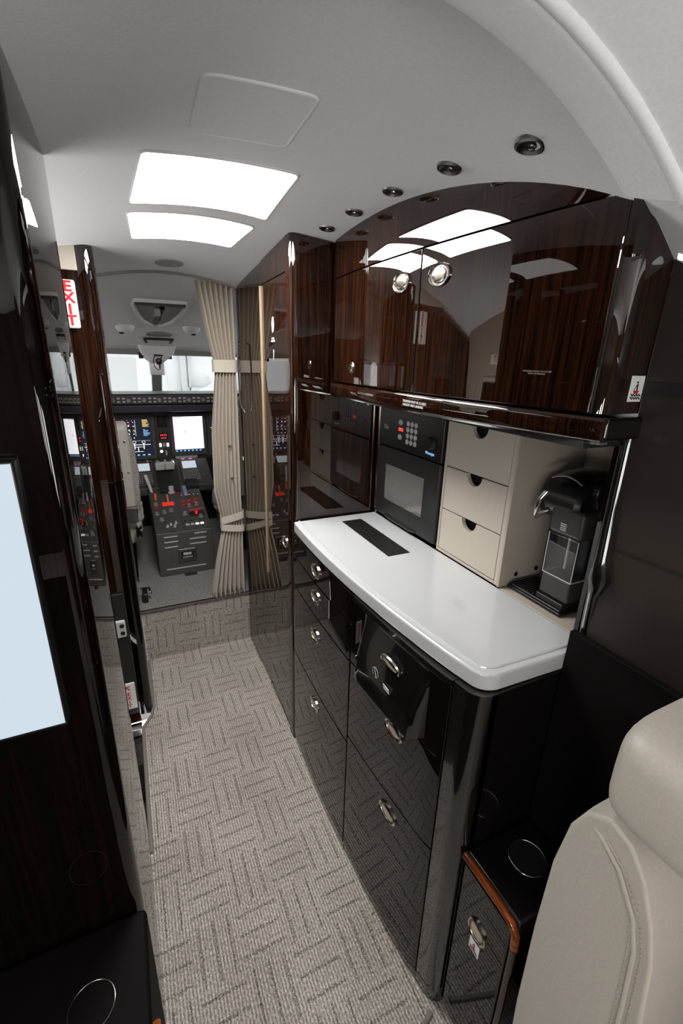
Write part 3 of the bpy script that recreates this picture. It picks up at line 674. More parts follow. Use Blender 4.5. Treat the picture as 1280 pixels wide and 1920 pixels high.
# ================================================================== RIGHT LEDGE AND SEAT
rg = thing('side_ledge', 'low black ledge with a ringed cup holder, behind the beige seat', 'ledge', (.67, .42, 0))
obj('body', box(.562, .743, .345, .494, 0, .553), 'black_gloss', rg, .006, 3)
obj('cup_holder_ring', tube(new(), [(.668+.038*math.cos(a*PI/20), .428+.038*math.sin(a*PI/20), .5535) for a in range(40)], .0014, 8, True), 'chrome', rg)
obj('cup_well', lathe(new(), [(.037, .0), (.037, .001), (0, .001)], (.668, .428, .5528), 'Z', 32), 'gap', rg)
obj('front_rim', tube(new(), [(.556, .492, .545), (.556, .375, .545), (.556, .355, .540), (.557, .345, .525), (.558, .343, .49)], .0085, 10), 'rim', rg)
obj('front_rim', tube(new(), [(.558, .343, .487), (.560, .343, .30), (.560, .343, .02)], .008, 10), 'wood', rg)
fd = obj('drawer', box(.553, .562, .352, .488, .03, .530), 'wood_shaded', rg, .004)
latch(fd, lambda y: .553, .424, .405, ry=.026, rz=.028)
vest((.5525, .425, .352), -PI/2, 'white life vest placard below the latch of the low black ledge', .85)

st = thing('passenger_seat', 'beige stitched leather cabin seat beside the low ledge', 'seat', (.64, .2, 0))
def superbox(x0, x1, y0, y1, z0, z1, r=.3, nu=28, nv=18, lean=0, squash=None):
    bm = new(); cx_, cy_, cz_ = (x0+x1)/2, (y0+y1)/2, (z0+z1)/2; hx, hy, hz = (x1-x0)/2, (y1-y0)/2, (z1-z0)/2
    def s(v, e): return math.copysign(abs(v)**e, v)
    rows = []
    for j in range(nv+1):
        ph = -PI/2+PI*j/nv; row = []
        for i in range(nu):
            th = 2*PI*i/nu
            x = s(math.cos(ph), r)*s(math.cos(th), r); y = s(math.cos(ph), r)*s(math.sin(th), r); z = s(math.sin(ph), r)
            row.append(bm.verts.new((cx_+hx*x, cy_+hy*y+lean*hz*z, cz_+hz*z)))
        rows.append(row)
    for a_, b2 in zip(rows, rows[1:]):
        for i in range(nu): bm.faces.new((a_[i], a_[(i+1) % nu], b2[(i+1) % nu], b2[i]))
    bmesh.ops.remove_doubles(bm, verts=bm.verts[:], dist=.0004); bmesh.ops.recalc_face_normals(bm, faces=bm.faces[:]); return bm
# backrest: side outline in Y-Z, swept across X with rounded shoulders
side = [(.275, .30), (.284, .50), (.286, .70), (.283, .85), (.272, .94), (.255, .985), (.225, 1.005), (.195, .995), (.172, .965), (.150, .91), (.138, .86), (.128, .76), (.12, .60), (.115, .45), (.11, .30)]
def backrest(inset):
    return [(y+(.20-y)*inset*.0, z) for y, z in side]
bm = new(); xs_ = [(.500, .80), (.504, .93), (.514, 1.0), (.62, 1.02), (.735, 1.0), (.745, .93), (.752, .80)]
rings = []
for x, k in xs_:
    rings.append([bm.verts.new((x, .20+(y-.20)*(.9+.1*k) - (0 if k < .99 else .0), .62+(z-.62)*(.96+.04*k))) for y, z in side])
for a_, b2 in zip(rings, rings[1:]):
    n = len(side)
    for i in range(n): bm.faces.new((a_[i], a_[(i+1) % n], b2[(i+1) % n], b2[i]))
bm.faces.new(rings[0][::-1]); bm.faces.new(rings[-1]); bmesh.ops.recalc_face_normals(bm, faces=bm.faces[:])
br = obj('backrest', bm, 'leather', st, .006, 3)
sm = [(.5055, .252, .972), (.4985, .225, .968), (.497, .198, .95), (.497, .170, .905), (.497, .158, .86), (.497, .150, .76), (.497, .142, .60), (.497, .135, .45)]
obj('piping', tube(new(), sm, .0028, 8), 'leather', br)
stc = new()
for off in (.008, -.008):
    for (p0, p1) in zip(sm, sm[1:]):
        a0, a1 = Vector(p0), Vector(p1); L_ = (a1-a0).length; k = 0
        dirn = (a1-a0).normalized(); nn = Vector((0, -dirn.z, dirn.y))
        while k*.007 < L_-.004:
            q0 = a0+dirn*k*.007+nn*off; q1 = q0+dirn*.0042; tube(stc, [q0+Vector((.0008, 0, 0)), q1+Vector((.0008, 0, 0))], .0007, 4); k += 1
obj('stitching', stc, 'leather', br)
obj('headrest', superbox(.462, .758, .085, .240, 1.028, 1.168, .42, 40, 24), 'leather', st)
obj('seat_cushion', superbox(.50, .74, -.38, .13, .30, .47, .35), 'leather', st)
obj('base', box(.54, .74, -.30, .22, 0, .31), 'grey_satin', st, .01)

# ================================================================== CEILING FITTINGS
def ceil_panel(x0, x1, y0, y1, rad=.02, skew=0, lift=.0, bow=0, n=14):
    """patch that follows the ceiling, hanging LIFT below it"""
    def P(u, v):
        x = x0+(x1-x0)*u; y = y0+(y1-y0)*v + bow*(2*u-1)**2
        return (x, y, zc(x, y)-lift)
    return sheet(new(), P, n, n, (0, 0, .006))
def roundrect(x0, x1, y0, y1, r, n=6, bow=0, taper=0):
    pts = []
    for cx_, cy_, a0 in ((x1-r, y1-r, 0), (x0+r, y1-r, PI/2), (x0+r, y0+r, PI), (x1-r, y0+r, 1.5*PI)):
        for k in range(n+1): pts.append((cx_+r*math.cos(a0+k*PI/2/n), cy_+r*math.sin(a0+k*PI/2/n)))
    out = []
    for i in range(len(pts)):
        p, q = pts[i], pts[(i+1) % len(pts)]; L_ = math.dist(p, q); m_ = max(1, int(L_/.02))
        for k in range(m_): out.append((p[0]+(q[0]-p[0])*k/m_, p[1]+(q[1]-p[1])*k/m_))
    xm = (x0+x1)/2; hw = (x1-x0)/2; ym = (y0+y1)/2
    return [(xm+(x-xm)*(1+taper*(y-ym)/((y1-y0)/2)), y-bow*((x-xm)/hw)**2) for x, y in out]
def patch(pts, lift, th=.004):
    """fan-filled patch following the ceiling"""
    bm = new(); cx_ = sum(p[0] for p in pts)/len(pts); cy_ = sum(p[1] for p in pts)/len(pts); rr = []
    for s in (0, .25, .5, .75, 1):
        if s == 0: rr.append([bm.verts.new((cx_, cy_, zc(cx_, cy_)-lift))]); continue
        rr.append([bm.verts.new((cx_+(x-cx_)*s, cy_+(y-cy_)*s, zc(cx_+(x-cx_)*s, cy_+(y-cy_)*s)-lift)) for x, y in pts])
    n = len(pts)
    for a_, b2 in zip(rr, rr[1:]):
        for k in range(n):
            if len(a_) == 1: bm.faces.new((a_[0], b2[k], b2[(k+1) % n]))
            else: bm.faces.new((a_[k], b2[k], b2[(k+1) % n], a_[(k+1) % n]))
    top = [bm.verts.new((v_.co.x, v_.co.y, v_.co.z+th)) for v_ in rr[-1]]
    for k in range(n): bm.faces.new((rr[-1][k], top[k], top[(k+1) % n], rr[-1][(k+1) % n]))
    bmesh.ops.recalc_face_normals(bm, faces=bm.faces[:])
    return bm
def roundpoly(cs, mids, rad=.018):
    """closed outline through four corners with gently bowed edges and rounded corners"""
    out = []; n = len(cs)
    def edge(i, t):
        a, c, m_ = Vector((*cs[i], 0)), Vector((*cs[(i+1) % n], 0)), mids[i]
        p = a.lerp(c, t)
        return p if m_ is None else p + (Vector((*m_, 0)) - a.lerp(c, .5))*4*t*(1-t)
    for i in range(n):
        L_ = (Vector((*cs[i], 0))-Vector((*cs[(i+1) % n], 0))).length; t0 = rad/L_
        for k in range(13): out.append(edge(i, t0+(1-2*t0)*k/12))
        L2 = (Vector((*cs[(i+1) % n], 0))-Vector((*cs[(i+2) % n], 0))).length
        p0, p2, p1 = edge(i, 1-t0), edge((i+1) % n, rad/L2), Vector((*cs[(i+1) % n], 0))
        for k in range(1, 5):
            t = k/5; out.append(p0*(1-t)**2 + p1*2*t*(1-t) + p2*t*t)
    return [(p.x, p.y) for p in out]
LA = roundpoly([(.082, 1.071), (.378, 1.032), (.405, 1.374), (.068, 1.409)], [(.225, 1.041), None, (.249, 1.356), None])
LB = roundpoly([(.064, 1.491), (.396, 1.458), (.382, 1.715), (.081, 1.754)], [(.236, 1.440), None, (.227, 1.712), None])
for (pts, lab) in ((LA, 'large glowing white ceiling light panel, the aft one of the pair'), (LB, 'smaller glowing white ceiling light panel, nearer the cockpit')):
    t = thing('ceiling_light', lab, 'ceiling light', (.235, sum(p[1] for p in pts)/len(pts), 1.90), 'ceiling light panels')
    obj('diffuser', patch(pts, .004, .006), 'lamp', t)
    obj('frame', tube(new(), [(x, y, zc(x, y)-.001) for x, y in pts], .0035, 6, True), 'liner', t)
ht = thing('ceiling_hatch', 'flush grey access panel in the ceiling behind the lights', 'access panel', (.23, .85, 1.9))
hp = roundpoly([(.143, .758), (.303, .741), (.313, .929), (.152, .952)], [None]*4)
obj('panel', patch(hp, .002, .003), 'liner', ht)
obj('frame', tube(new(), [(x, y, zc(x, y)) for x, y in hp], .0032, 8, True), 'liner', ht)
sg = thing('speaker_grille', 'flat round grey speaker grille in the ceiling near the cockpit', 'speaker', (.22, 2.07, 1.88))
obj('grille', patch([(.220+.052*math.cos(a*PI/20), 2.07+.055*math.sin(a*PI/20)) for a in range(40)], .004, .005), 'grille_grey', sg)
# five small reading spots
DL = [(995, .70), (843, .85), (738, 1.0), (664, 1.19), (612, 1.38)]
spots = [(.562, .588), (.565, .779), (.571, .983), (.573, 1.172), (.570, 1.336)]
names_ = ['nearest the arched ceiling frame', 'second from the arched ceiling frame', 'middle of the row of five', 'second from the tall closet', 'closest to the tall closet']
proto = None
for (x, y), nm in zip(spots, names_):
    lab = 'small dark-ringed ceiling spotlight, ' + nm
    if proto is None:
        t = proto = thing('spotlight', lab, 'spotlight', (x, y, zc(x, y)), 'row of five ceiling spotlights')
        z = zc(x, y)
        bz = obj('bezel', lathe(new(), [(.012, .002), (.013, -.003), (.018, -.0055), (.022, -.004), (.023, .001)], (x, y, z), 'Z', 28), 'gunmetal', t)
        obj('lens', lathe(new(), [(0, -.001), (.006, -.003), (.0125, -.0015), (.0125, .001), (0, .002)], (x, y, z), 'Z', 20), 'black_plastic', t)
        obj('bulb', lathe(new(), [(0, -.005), (.005, -.004), (.006, -.001), (0, 0)], (x+.002, y, z), 'Z', 14), 'chrome', t)
    else:
        t = cp(proto, None, (x, y, zc(x, y))); t['label'] = lab
    t.rotation_euler = (0, math.radians(10 if y < .9 else 6), 0)

# ================================================================== CURTAIN AT THE COCKPIT DOORWAY
cu = thing('cockpit_curtain', 'gathered beige curtain strapped twice at the cockpit doorway', 'curtain', (.455, 2.27, .3))
def spread(z):
    ks = [(.29, .098), (.5, .078), (.70, .055), (.9, .072), (1.2, .070), (1.49, .052), (1.65, .070), (1.86, .088)]
    for (a0, w0), (a1, w1) in zip(ks, ks[1:]):
        if z <= a1: t_ = (z-a0)/(a1-a0); return w0+(w1-w0)*t_
    return ks[-1][1]
def Pcur(u, v):
    z = .292+1.572*v; w = spread(z); s = 2*u-1; cxx = .506-w
    if z > 1.5: pass
    am = .016*(w/.07)
    x = cxx + w*s*.93; y = 2.268 + am*1.4*math.sin(u*14*PI+.7*math.sin(z*3)) + .003*math.sin(u*27*PI+z*2)
    z2 = z + (.010*math.sin(u*14*PI) if v < .01 else 0)
    return (x, y, z2)
obj('cloth', sheet(new(), Pcur, 150, 34, (.0, .003, 0)), 'cloth', cu)
def strap(z0, z1, w, dz=0):
    n = 28; bm = new(); pts = []
    def P(u, v):
        a = 2*PI*u; x = .506-w + (w+.004)*math.copysign(abs(math.cos(a))**.5, math.cos(a)); y = 2.268+.027*math.copysign(abs(math.sin(a))**.6, math.sin(a))
        return (x, y, z0+(z1-z0)*v + dz*(x-.45))
    return sheet(bm, P, n, 3)
obj('tieback', strap(1.472, 1.528, .054, .0), 'cloth', cu); obj('tieback', strap(.725, .765, .058, .2), 'cloth', cu); obj('tieback', strap(.668, .705, .058, -.15), 'cloth', cu)
for (x, z) in ((.452, 1.12), (.455, .955)): obj('snap', lathe(new(), [(0, -.005), (.005, -.004), (.0085, 0), (0, .001)], (x, 2.240, z), 'Y', 12), 'chrome', cu)
obj('curtain_rail', tube(new(), [(.36, 2.262, 1.868), (.51, 2.262, 1.868)], .006), 'liner', cu)

# ================================================================== COCKPIT
wk = new(); bx(wk, -.78, -.75, 2.245, 4.4, .29, 1.28); bx(wk, -.78, -.75, 2.245, 4.4, 1.50, 2.02); bx(wk, -.78, -.75, 2.245, 2.75, 1.28, 1.5); bx(wk, -.78, -.75, 3.45, 3.55, 1.28, 1.5)
struct('wall_cockpit_left', wk, 'liner_dark')
wk = new(); bx(wk, 1.22, 1.25, 2.245, 4.4, .29, 1.28); bx(wk, 1.22, 1.25, 2.245, 4.4, 1.50, 2.02); bx(wk, 1.22, 1.25, 2.245, 2.75, 1.28, 1.5); bx(wk, 1.22, 1.25, 3.45, 3.55, 1.28, 1.5)
struct('wall_cockpit_right', wk, 'liner_dark')
struct('wall_cockpit_aft', box(-.75, -.04, 2.236, 2.245, .29, 2.02), 'liner_dark')
struct('wall_cockpit_aft', box(.53, 1.22, 2.236, 2.245, .29, 2.02), 'liner_dark')
wi = bpy.data.objects.new('window_1', None); C.objects.link(wi); wi.location = (CX, 3.9, 1.3); wi['kind'] = 'structure'; wi['label'] = 'cockpit windshield with a grey centre post'
obj('pane', prism(new(), [(-.75, 4.1, 1.10), (.205, 4.02, 1.10), (.205, 3.50, 1.56), (-.75, 3.50, 1.56)], (0, .008, 0)), 'glass', wi)
obj('pane', prism(new(), [(.265, 4.02, 1.10), (1.22, 4.1, 1.10), (1.22, 3.50, 1.56), (.265, 3.50, 1.56)], (0, .008, 0)), 'glass', wi)
obj('centre_post', prism(new(), [(.206, 4.03, 1.08), (.278, 4.03, 1.08), (.278, 3.60, 1.50), (.206, 3.60, 1.50)], (0, .03, .0)), 'liner_dark', wi, .004)
struct('window_2', box(-.77, -.762, 2.75, 3.45, 1.28, 1.5), 'glass'); struct('window_3', box(1.232, 1.24, 2.75, 3.45, 1.28, 1.5), 'glass')
struct('trim_7', box(-.75, 1.22, 3.44, 3.47, 1.535, 1.62), 'liner_dark', label='edge of the cockpit ceiling above the windshield')
# hangar beyond
struct('wall_hangar', box(-7, 7, 9.0, 9.1, -2, 3.2), simple('white_hangar_wall', (.46, .465, .47), .8, var=.02, vs_=.6))
hg = bpy.data.objects.new('door_2', None); C.objects.link(hg); hg.location = (1, 8.9, 0); hg['kind'] = 'structure'; hg['label'] = 'white hangar door with posts and lattice strip'
gm = simple('hangar_frame_grey', (.30, .31, .32), .6)
bmh = new(); bx(bmh, .98, 1.08, 8.85, 8.98, -1, 4); bx(bmh, 1.11, 1.14, 8.86, 8.98, -1, 4); bx(bmh, .98, 3.2, 8.86, 8.95, .88, .97); bx(bmh, .9, 3.2, 8.86, 8.95, .62, .7); obj('frame', bmh, gm, hg)
lat = new()
for k in range(44): bx(lat, 1.78, 1.82, 8.85, 8.9, .6+.05*k, .63+.05*k)
bx(lat, 1.83, 1.85, 8.85, 8.9, .6, 3); obj('lattice_strip', lat, 'grey_satin', hg)
bmh = new(); bx(bmh, 2.02, 2.9, 8.80, 8.84, .66, 1.0); obj('notice_board', bmh, 'label_grey', hg); text('notice_lettering', 'EXIT', .3, (2.25, 8.79, .82), AFT, 'grey_satin', hg)

# overhead fittings; helper to place flat outlines on the sloping ceiling
def onk(x, y, d=0): return (x, y, zk(x, y)-d)
er = thing('escape_hatch_recess', 'shield-shaped recess with a dark handle in the cockpit ceiling', 'hatch', (.21, 2.7, 1.75))
oc = [(.095, 2.54), (.335, 2.54), (.335, 2.60), (.318, 2.72), (.290, 2.83), (.250, 2.90), (.215, 2.915), (.180, 2.90), (.140, 2.83), (.112, 2.72), (.095, 2.60)]
bm = prism(new(), [onk(x, y, .004) for x, y in oc], (0, 0, .008)); obj('panel', bm, simple('recess_shade_plastic', (.36, .35, .345), .6), er)
obj('rim', tube(new(), [onk(x, y, .006) for x, y in oc], .011, 8, True), 'liner2', er)
obj('top_lip', tube(new(), [onk(.10, 2.545, .012), onk(.33, 2.545, .012)], .013, 8), 'grey_satin', er)
hh = new(); tube(hh, [onk(.225, 2.60, .016), onk(.218, 2.70, .028), onk(.205, 2.84, .016)], [.014, .010, .010], 8); obj('handle', hh, 'black_matte', er)
obj('handle_bracket', box(.190, .215, 2.60, 2.86, zk(.2, 2.73)-.02, zk(.2, 2.73)+.02, mat=None), 'liner_dark', er)
for (x, y, lab, sgn) in ((.052, 2.97, 'round swivelling reading light over the pilot seat', -1), (.405, 2.94, 'round swivelling reading light beside the curtain', 1)):
    t = thing('reading_light', lab, 'reading light', (x, y, zk(x, y)), 'cockpit reading lights')
    z = zk(x, y)
    obj('dome', lathe(new(), [(0, -.030), (.030, -.027), (.045, -.014), (.050, .0), (.05, .01), (0, .01)], (x, y, z), 'Z', 28), 'liner2', t)
    obj('lens', lathe(new(), [(0, -.012), (.012, -.012), (.014, 0), (0, 0)], (x+sgn*.02, y+.075, zk(x, y+.075)-.006), 'Z', 16), 'black_matte', t)
dl = thing('dome_light', 'rectangular cockpit dome light with a dark bezel above the windshield post', 'dome light', (.236, 3.2, 1.63))
y0, y1 = 3.17, 3.25
obj('bezel', prism(new(), [onk(.150, y0, .012), onk(.325, y0, .012), onk(.315, y1, .012), (.16, y1, zk(.16, y1)-.012)], (0, 0, .012)), 'black_matte', dl, .002)
obj('lens', prism(new(), [onk(.170, y0+.012, .015), onk(.305, y0+.012, .015), onk(.297, y1-.012, .015), (.178, y1-.012, zk(.178, y1)-.013)], (0, 0, .006)), 'label_grey', dl)
pg = thing('overhead_vent', 'crescent of tiny perforations above the cockpit dome light', 'vent', (.236, 3.08, 1.66))
obj('plate', prism(new(), [onk(.236+.075*math.cos(a*PI/16), 3.09+.035*math.sin(a*PI/16), .008) for a in range(32)], (0, 0, .008)), 'liner_dark', pg, .002)
dts = new()
for i in range(11):
    for j in range(3): lathe(dts, [(0, -.002), (.0022, -.001), (.0022, .001)], onk(.236+(i-5)*.012, 3.08+.012*j, .009), 'Z', 6)
obj('holes', dts, 'gap', pg); dts = None
oc_ = thing('overhead_console', 'tapering grey console block hanging at the top of the centre post', 'console', (.236, 3.4, 1.5))
obj('body', prism(new(), [(.12, 3.33, 1.60), (.355, 3.33, 1.60), (.335, 3.33, 1.545), (.275, 3.33, 1.50), (.200, 3.33, 1.50), (.14, 3.33, 1.545)], (0, .22, -.02)), 'liner2', oc_, .008)
obj('post_cap', box(.195, .290, 3.60, 3.68, 1.40, 1.50), 'liner2', oc_, .006)
cs = thing('standby_compass', 'small black standby compass on a bracket at the centre post', 'compass', (.236, 3.32, 1.47))
obj('ball', lathe(new(), [(0, -.02), (.016, -.016), (.022, -.004), (.022, .006), (.015, .018), (0, .02)], (.236, 3.30, 1.497), 'Y', 20), 'black_plastic', cs)
obj('bracket', tube(new(), [(.21, 3.31, 1.535), (.262, 3.31, 1.535), (.240, 3.31, 1.50), (.240, 3.31, 1.455)], .006), 'black_matte', cs)
obj('cable', tube(new(), [(.212, 3.30, 1.53), (.203, 3.30, 1.50), (.207, 3.30, 1.465), (.225, 3.30, 1.447), (.245, 3.30, 1.452)], .0025, 6), 'black_matte', cs)
for (x, lab) in ((.137, 'black visor clip at the top of the windshield, on the pilot side'), (.315, 'black visor clip at the top of the windshield, on the curtain side')):
    tag(obj('visor_clip', box(x-.014, x+.014, 3.41, 3.44, 1.512, 1.55), 'black_matte', None, .003), lab, 'clip')

# glareshield and main panel
ip = thing('instrument_panel', 'dark cockpit instrument panel with glowing displays', 'instrument panel', (CX, 3.5, .3))
obj('backing', box(-.74, 1.21, 3.50, 3.56, .80, 1.17), 'panel_grey', ip)
obj('glareshield', prism(new(), [(-.74, 3.28, 1.225), (-.74, 3.27, 1.295), (-.74, 3.40, 1.305), (-.74, 4.0, 1.15), (-.74, 4.0, 1.10), (-.74, 3.55, 1.18)], (1.95, 0, 0)), 'black_matte', ip, .006)
gs = obj('glareshield_lip', prism(new(), [(-.74, 3.285, 1.222), (-.74, 3.30, 1.175), (-.74, 3.50, 1.165), (-.74, 3.50, 1.21)], (1.95, 0, 0)), simple('satin_black_lip', (.07, .066, .085), .3), ip, .006)
gcp = obj('guidance_panel', box(-.70, 1.17, 3.262, 3.275, 1.232, 1.286), 'panel_grey', ip, .002)
kx = -.62
while kx < 1.1:
    obj('knob', lathe(new(), [(0, -.022), (.012, -.022), (.015, -.004), (.015, 0), (0, 0)], (kx, 3.262, 1.256), 'Y', 14), 'knob_grey', gcp)
    for zz in (1.247, 1.268):
        for q in (0, 1): obj('push_button', box(kx+.026+.03*q, kx+.044+.03*q, 3.257, 3.262, zz-.005, zz+.005), 'label_grey', gcp)
    kx += .0925
def display(x0, x1, z0, z1, name, face, lab, y=3.50):
    bz = new(); w = .022
    bx(bz, x0-w, x1+w, y-.018, y, z0-w, z0); bx(bz, x0-w, x1+w, y-.018, y, z1, z1+w); bx(bz, x0-w, x0, y-.018, y, z0, z1); bx(bz, x1, x1+w, y-.018, y, z0, z1)
    d = obj(name, bz, simple('display_bezel', (.10, .098, .095), .4), ip, .0, label=lab)
    obj('screen', box(x0, x1, y-.008, y, z0, z1), face, d); return d
def quads(parent, name, mat, rects, y=3.4915):
    bm = new()
    for x0, x1, z0, z1 in rects: bx(bm, x0, x1, y-.0006, y, z0, z1)
    return obj(name, bm, mat, parent)
D0 = display(-.625, -.42, .845, 1.115, 'display', 'scr_dark', 'outer flight display')
D1 = display(-.075, .155, .845, 1.115, 'display', 'scr_dark', 'dark systems display with white diagrams')
D2 = display(.302, .510, .858, 1.118, 'display', 'scr_white', 'bright white chart display')
D3 = display(.560, .765, .845, 1.115, 'display', 'scr_dark', 'blue and black flight display')
D4 = display(-.375, -.15, .845, 1.115, 'display', 'scr_dark', 'flight display behind the pilot seat')
for (o_, ox) in ((D1, 0), (D4, -.3)):
    rs = []
    for r in range(5):
        for c_ in range(4):
            x = ox-.055+.03*c_; z = 1.085-.028*r
            if random.random() < .75: rs.append((x, x+random.uniform(.006, .014), z, z+random.uniform(.003, .010)))
    rs += [(ox+.05, ox+.052, .99, 1.10), (ox-.06, ox+.14, .955, .956)]
    for cx_ in (-.045, .0, .035, .095):
        rs += [(ox+cx_-.003, ox+cx_+.003, .895, .94)]
        for a in range(10):
            t_ = a*2*PI/10; rs.append((ox+cx_+.010*math.cos(t_)-.002, ox+cx_+.010*math.cos(t_)+.002, .945+.010*math.sin(t_)-.002, .945+.010*math.sin(t_)+.002))
    rs += [(ox-.05, ox+.14, .925, .929), (ox-.05, ox+.10, .910, .913), (ox+.055, ox+.06, .88, .91), (ox+.03, ox+.09, .877, .880)]
    quads(o_, 'diagram', 'g_white', rs)
    quads(o_, 'amber_readout', 'g_yellow', [(ox+.098, ox+.112+.036*random.random(), 1.054+.0075*k, 1.0575+.0075*k) for k in range(7)] + [(ox-.05+.03*k, ox-.04+.03*k, 1.02, 1.024) for k in range(4)])
    quads(o_, 'cyan_readout', 'g_cyan', [(ox+.100, ox+.112+.034*random.random(), .990+.0085*k, .9935+.0085*k) for k in range(6)] + [(ox-.06+.035*k, ox-.042+.035*k, .850, .858) for k in range(6)])
    quads(o_, 'red_readout', 'g_red', [(ox-.03+.03*k, ox-.024+.03*k, 1.097, 1.102) for k in range(3)] + [(ox+.01, ox+.017, 1.07, 1.075), (ox-.02, ox-.012, 1.055, 1.06)])
quads(D2, 'menu_strip', 'scr_dark', [(.302, .510, .858, .879)]); quads(D2, 'menu_symbols', 'g_cyan', [(.308+.028*k, .322+.028*k, .864, .872) for k in range(7)], 3.4908)
quads(D2, 'chart_mark', 'label_grey', [(.375, .382, 1.005, 1.012), (.384, .391, 1.000, 1.006)]); quads(D2, 'title_strip', 'g_magenta', [(.31, .37, 1.111, 1.115), (.385, .43, 1.111, 1.114), (.302, .305, .88, 1.118)])
quads(D3, 'sky_field', 'g_cyan', [(.60, .70, 1.05, 1.115), (.585, .595, .95, 1.09)]); quads(D3, 'compass_card', 'g_white', [(.65+.045*math.cos(a*PI/12)-.002, .65+.045*math.cos(a*PI/12)+.002, .925+.045*math.sin(a*PI/12)-.003, .925+.045*math.sin(a*PI/12)+.003) for a in range(24)] + [(.565, .585, 1.03, 1.033), (.57, .582, 1.02, 1.022)])
quads(D0, 'readout', 'g_cyan', [(-.60, -.45, 1.0, 1.09)]); quads(D3, 'menu_symbols', 'g_cyan', [(.57+.03*k, .585+.03*k, .850, .858) for k in range(6)])
# centre column
cc = obj('centre_column', box(.181, .276, 3.492, 3.50, .80, 1.15), 'panel_grey', ip, .002)
obj('standby_display', box(.198, .262, 3.484, 3.493, 1.045, 1.125), 'black_plastic', cc, .004)
obj('clock', box(.203, .260, 3.486, 3.493, .958, 1.008), 'black_plastic', cc, .003)
quads(cc, 'clock_digits', 'g_red', [(.21+.012*k, .217+.012*k, .985, .996) for k in range(4)] + [(.213+.01*k, .219+.01*k, .965, .974) for k in range(4)], 3.485)
for k in range(3): obj('lit_button', box(.197+.025*k, .213+.025*k, 3.486, 3.493, .905, .932), 'g_white' if k != 1 else 'label_grey', cc, .001)
obj('indicator', lathe(new(), [(0, -.004), (.009, -.004), (.01, 0), (0, 0)], (.208, 3.49, .872), 'Y', 14), 'lit_button', cc)
obj('gear_lever', box(.233, .245, 3.465, 3.49, .845, .878), 'label_grey', cc, .003)
obj('placard', box(.300, .455, 3.488, 3.50, .812, .830), 'label_grey', ip)
obj('knee_panel', box(-.74, 1.21, 3.52, 3.56, .30, .80), 'black_matte', ip)

# centre pedestal
pd = thing('centre_pedestal', 'grey cockpit centre pedestal covered with knobs and switches', 'pedestal', (CX, 2.62, .292))
S1 = .28; S2 = .5
def zp(y): return .56+S1*(y-2.6) if y < 3.1 else .70+S2*(y-3.1)
side = [(2.612, .293), (2.612, .563), (3.1, .70), (3.36, .828), (3.40, .80), (3.49, .60), (3.35, .40), (3.35, .293)]
bd = obj('body', prism(new(), [(.080, y, z) for y, z in side], (.315, 0, 0)), 'ped_grey', pd, .004)
obj('upper_wing', prism(new(), [(-.03, 3.10, .66), (-.03, 3.10, .705), (-.03, 3.36, .833), (-.03, 3.36, .76)], (.53, 0, 0)), 'panel_grey', pd, .004)
fp_ = obj('face_panel', prism(new(), [(.084, 2.622, .566), (.391, 2.622, .566), (.391, 3.095, .700), (.084, 3.095, .700)], (0, -.001, .004)), 'panel_grey', pd, .001)
def slot(x0, x1, z): return box(x0, x1, 2.609, 2.6125, z-.0035, z+.0035)
for (x0, x1, z) in ((.120, .195, .540), (.120, .195, .508), (.120, .192, .476), (.290, .360, .545), (.262, .355, .513), (.262, .355, .481), (.118, .345, .335)): obj('louvre', slot(x0, x1, z), 'label_grey', bd)
fb = obj('latch_plate', box(.190, .292, 2.606, 2.612, .372, .455), 'gunmetal', bd, .003); obj('latch_slot', box(.205, .278, 2.604, 2.607, .395, .440), 'black_matte', fb)
obj('latch_bar', box(.212, .270, 2.600, 2.605, .400, .410), 'chrome', fb); obj('latch_bar', box(.218, .264, 2.602, 2.605, .418, .432), 'label_grey', fb)
obj('foot_plate', box(.215, .285, 2.575, 2.612, .293, .297), 'gunmetal', bd)
def kn(x, y, r=.011, h=.020, mat='knob_grey', nm='knob'):
    z = zp(y)+.003
    return obj(nm, lathe(new(), [(r*1.35, 0), (r*1.3, h*.3), (r, h*.35), (r*.9, h), (0, h*1.02)], (x, y, z), 'Z', 14), mat, fp_)
def bt(x, y, w=.014, d=.012, h=.006, mat='label_grey', nm='push_button'):
    z = zp(y)+.003; s_ = S1 if y < 3.1 else S2
    bm = prism(new(), [(x-w/2, y-d/2, z-s_*d/2), (x+w/2, y-d/2, z-s_*d/2), (x+w/2, y+d/2, z+s_*d/2), (x-w/2, y+d/2, z+s_*d/2)], (0, 0, h))
    return obj(nm, bm, mat, fp_)
for x, y in ((.105, 2.80), (.148, 2.81), (.188, 2.82), (.125, 2.735), (.262, 2.77), (.350, 2.73), (.108, 2.90), (.30, 2.85), (.345, 2.862)): kn(x, y)
for x, y in ((.17, 2.68), (.20, 2.69), (.19, 2.66), (.15, 2.665)): kn(x, y, .006, .016, 'label_grey')
for k in range(5): obj('toggle_switch', tube(new(), [(.265+.026*k, 2.955, zp(2.955)), (.265+.026*k, 2.95, zp(2.95)+.028)], .003, 8), 'chrome', fp_)
for k in range(4): obj('toggle_switch', tube(new(), [(.10+.02*k, 2.645, zp(2.64)), (.10+.02*k, 2.64, zp(2.64)+.014)], .0025, 8), 'chrome', fp_)
for x, y in ((.272, 2.905), (.310, 2.915), (.352, 2.925), (.295, 2.885), (.335, 2.893), (.268, 2.868), (.112, 2.862), (.245, 3.02)): bt(x, y, .024, .018, .009, 'red_button')
for k in range(4): bt(.262+.028*k, 2.665, .020, .014, .005, 'g_white' if k > 1 else 'label_grey')
for k in range(6): bt(.255+.02*k, 2.70, .011, .009, .005, 'gunmetal')
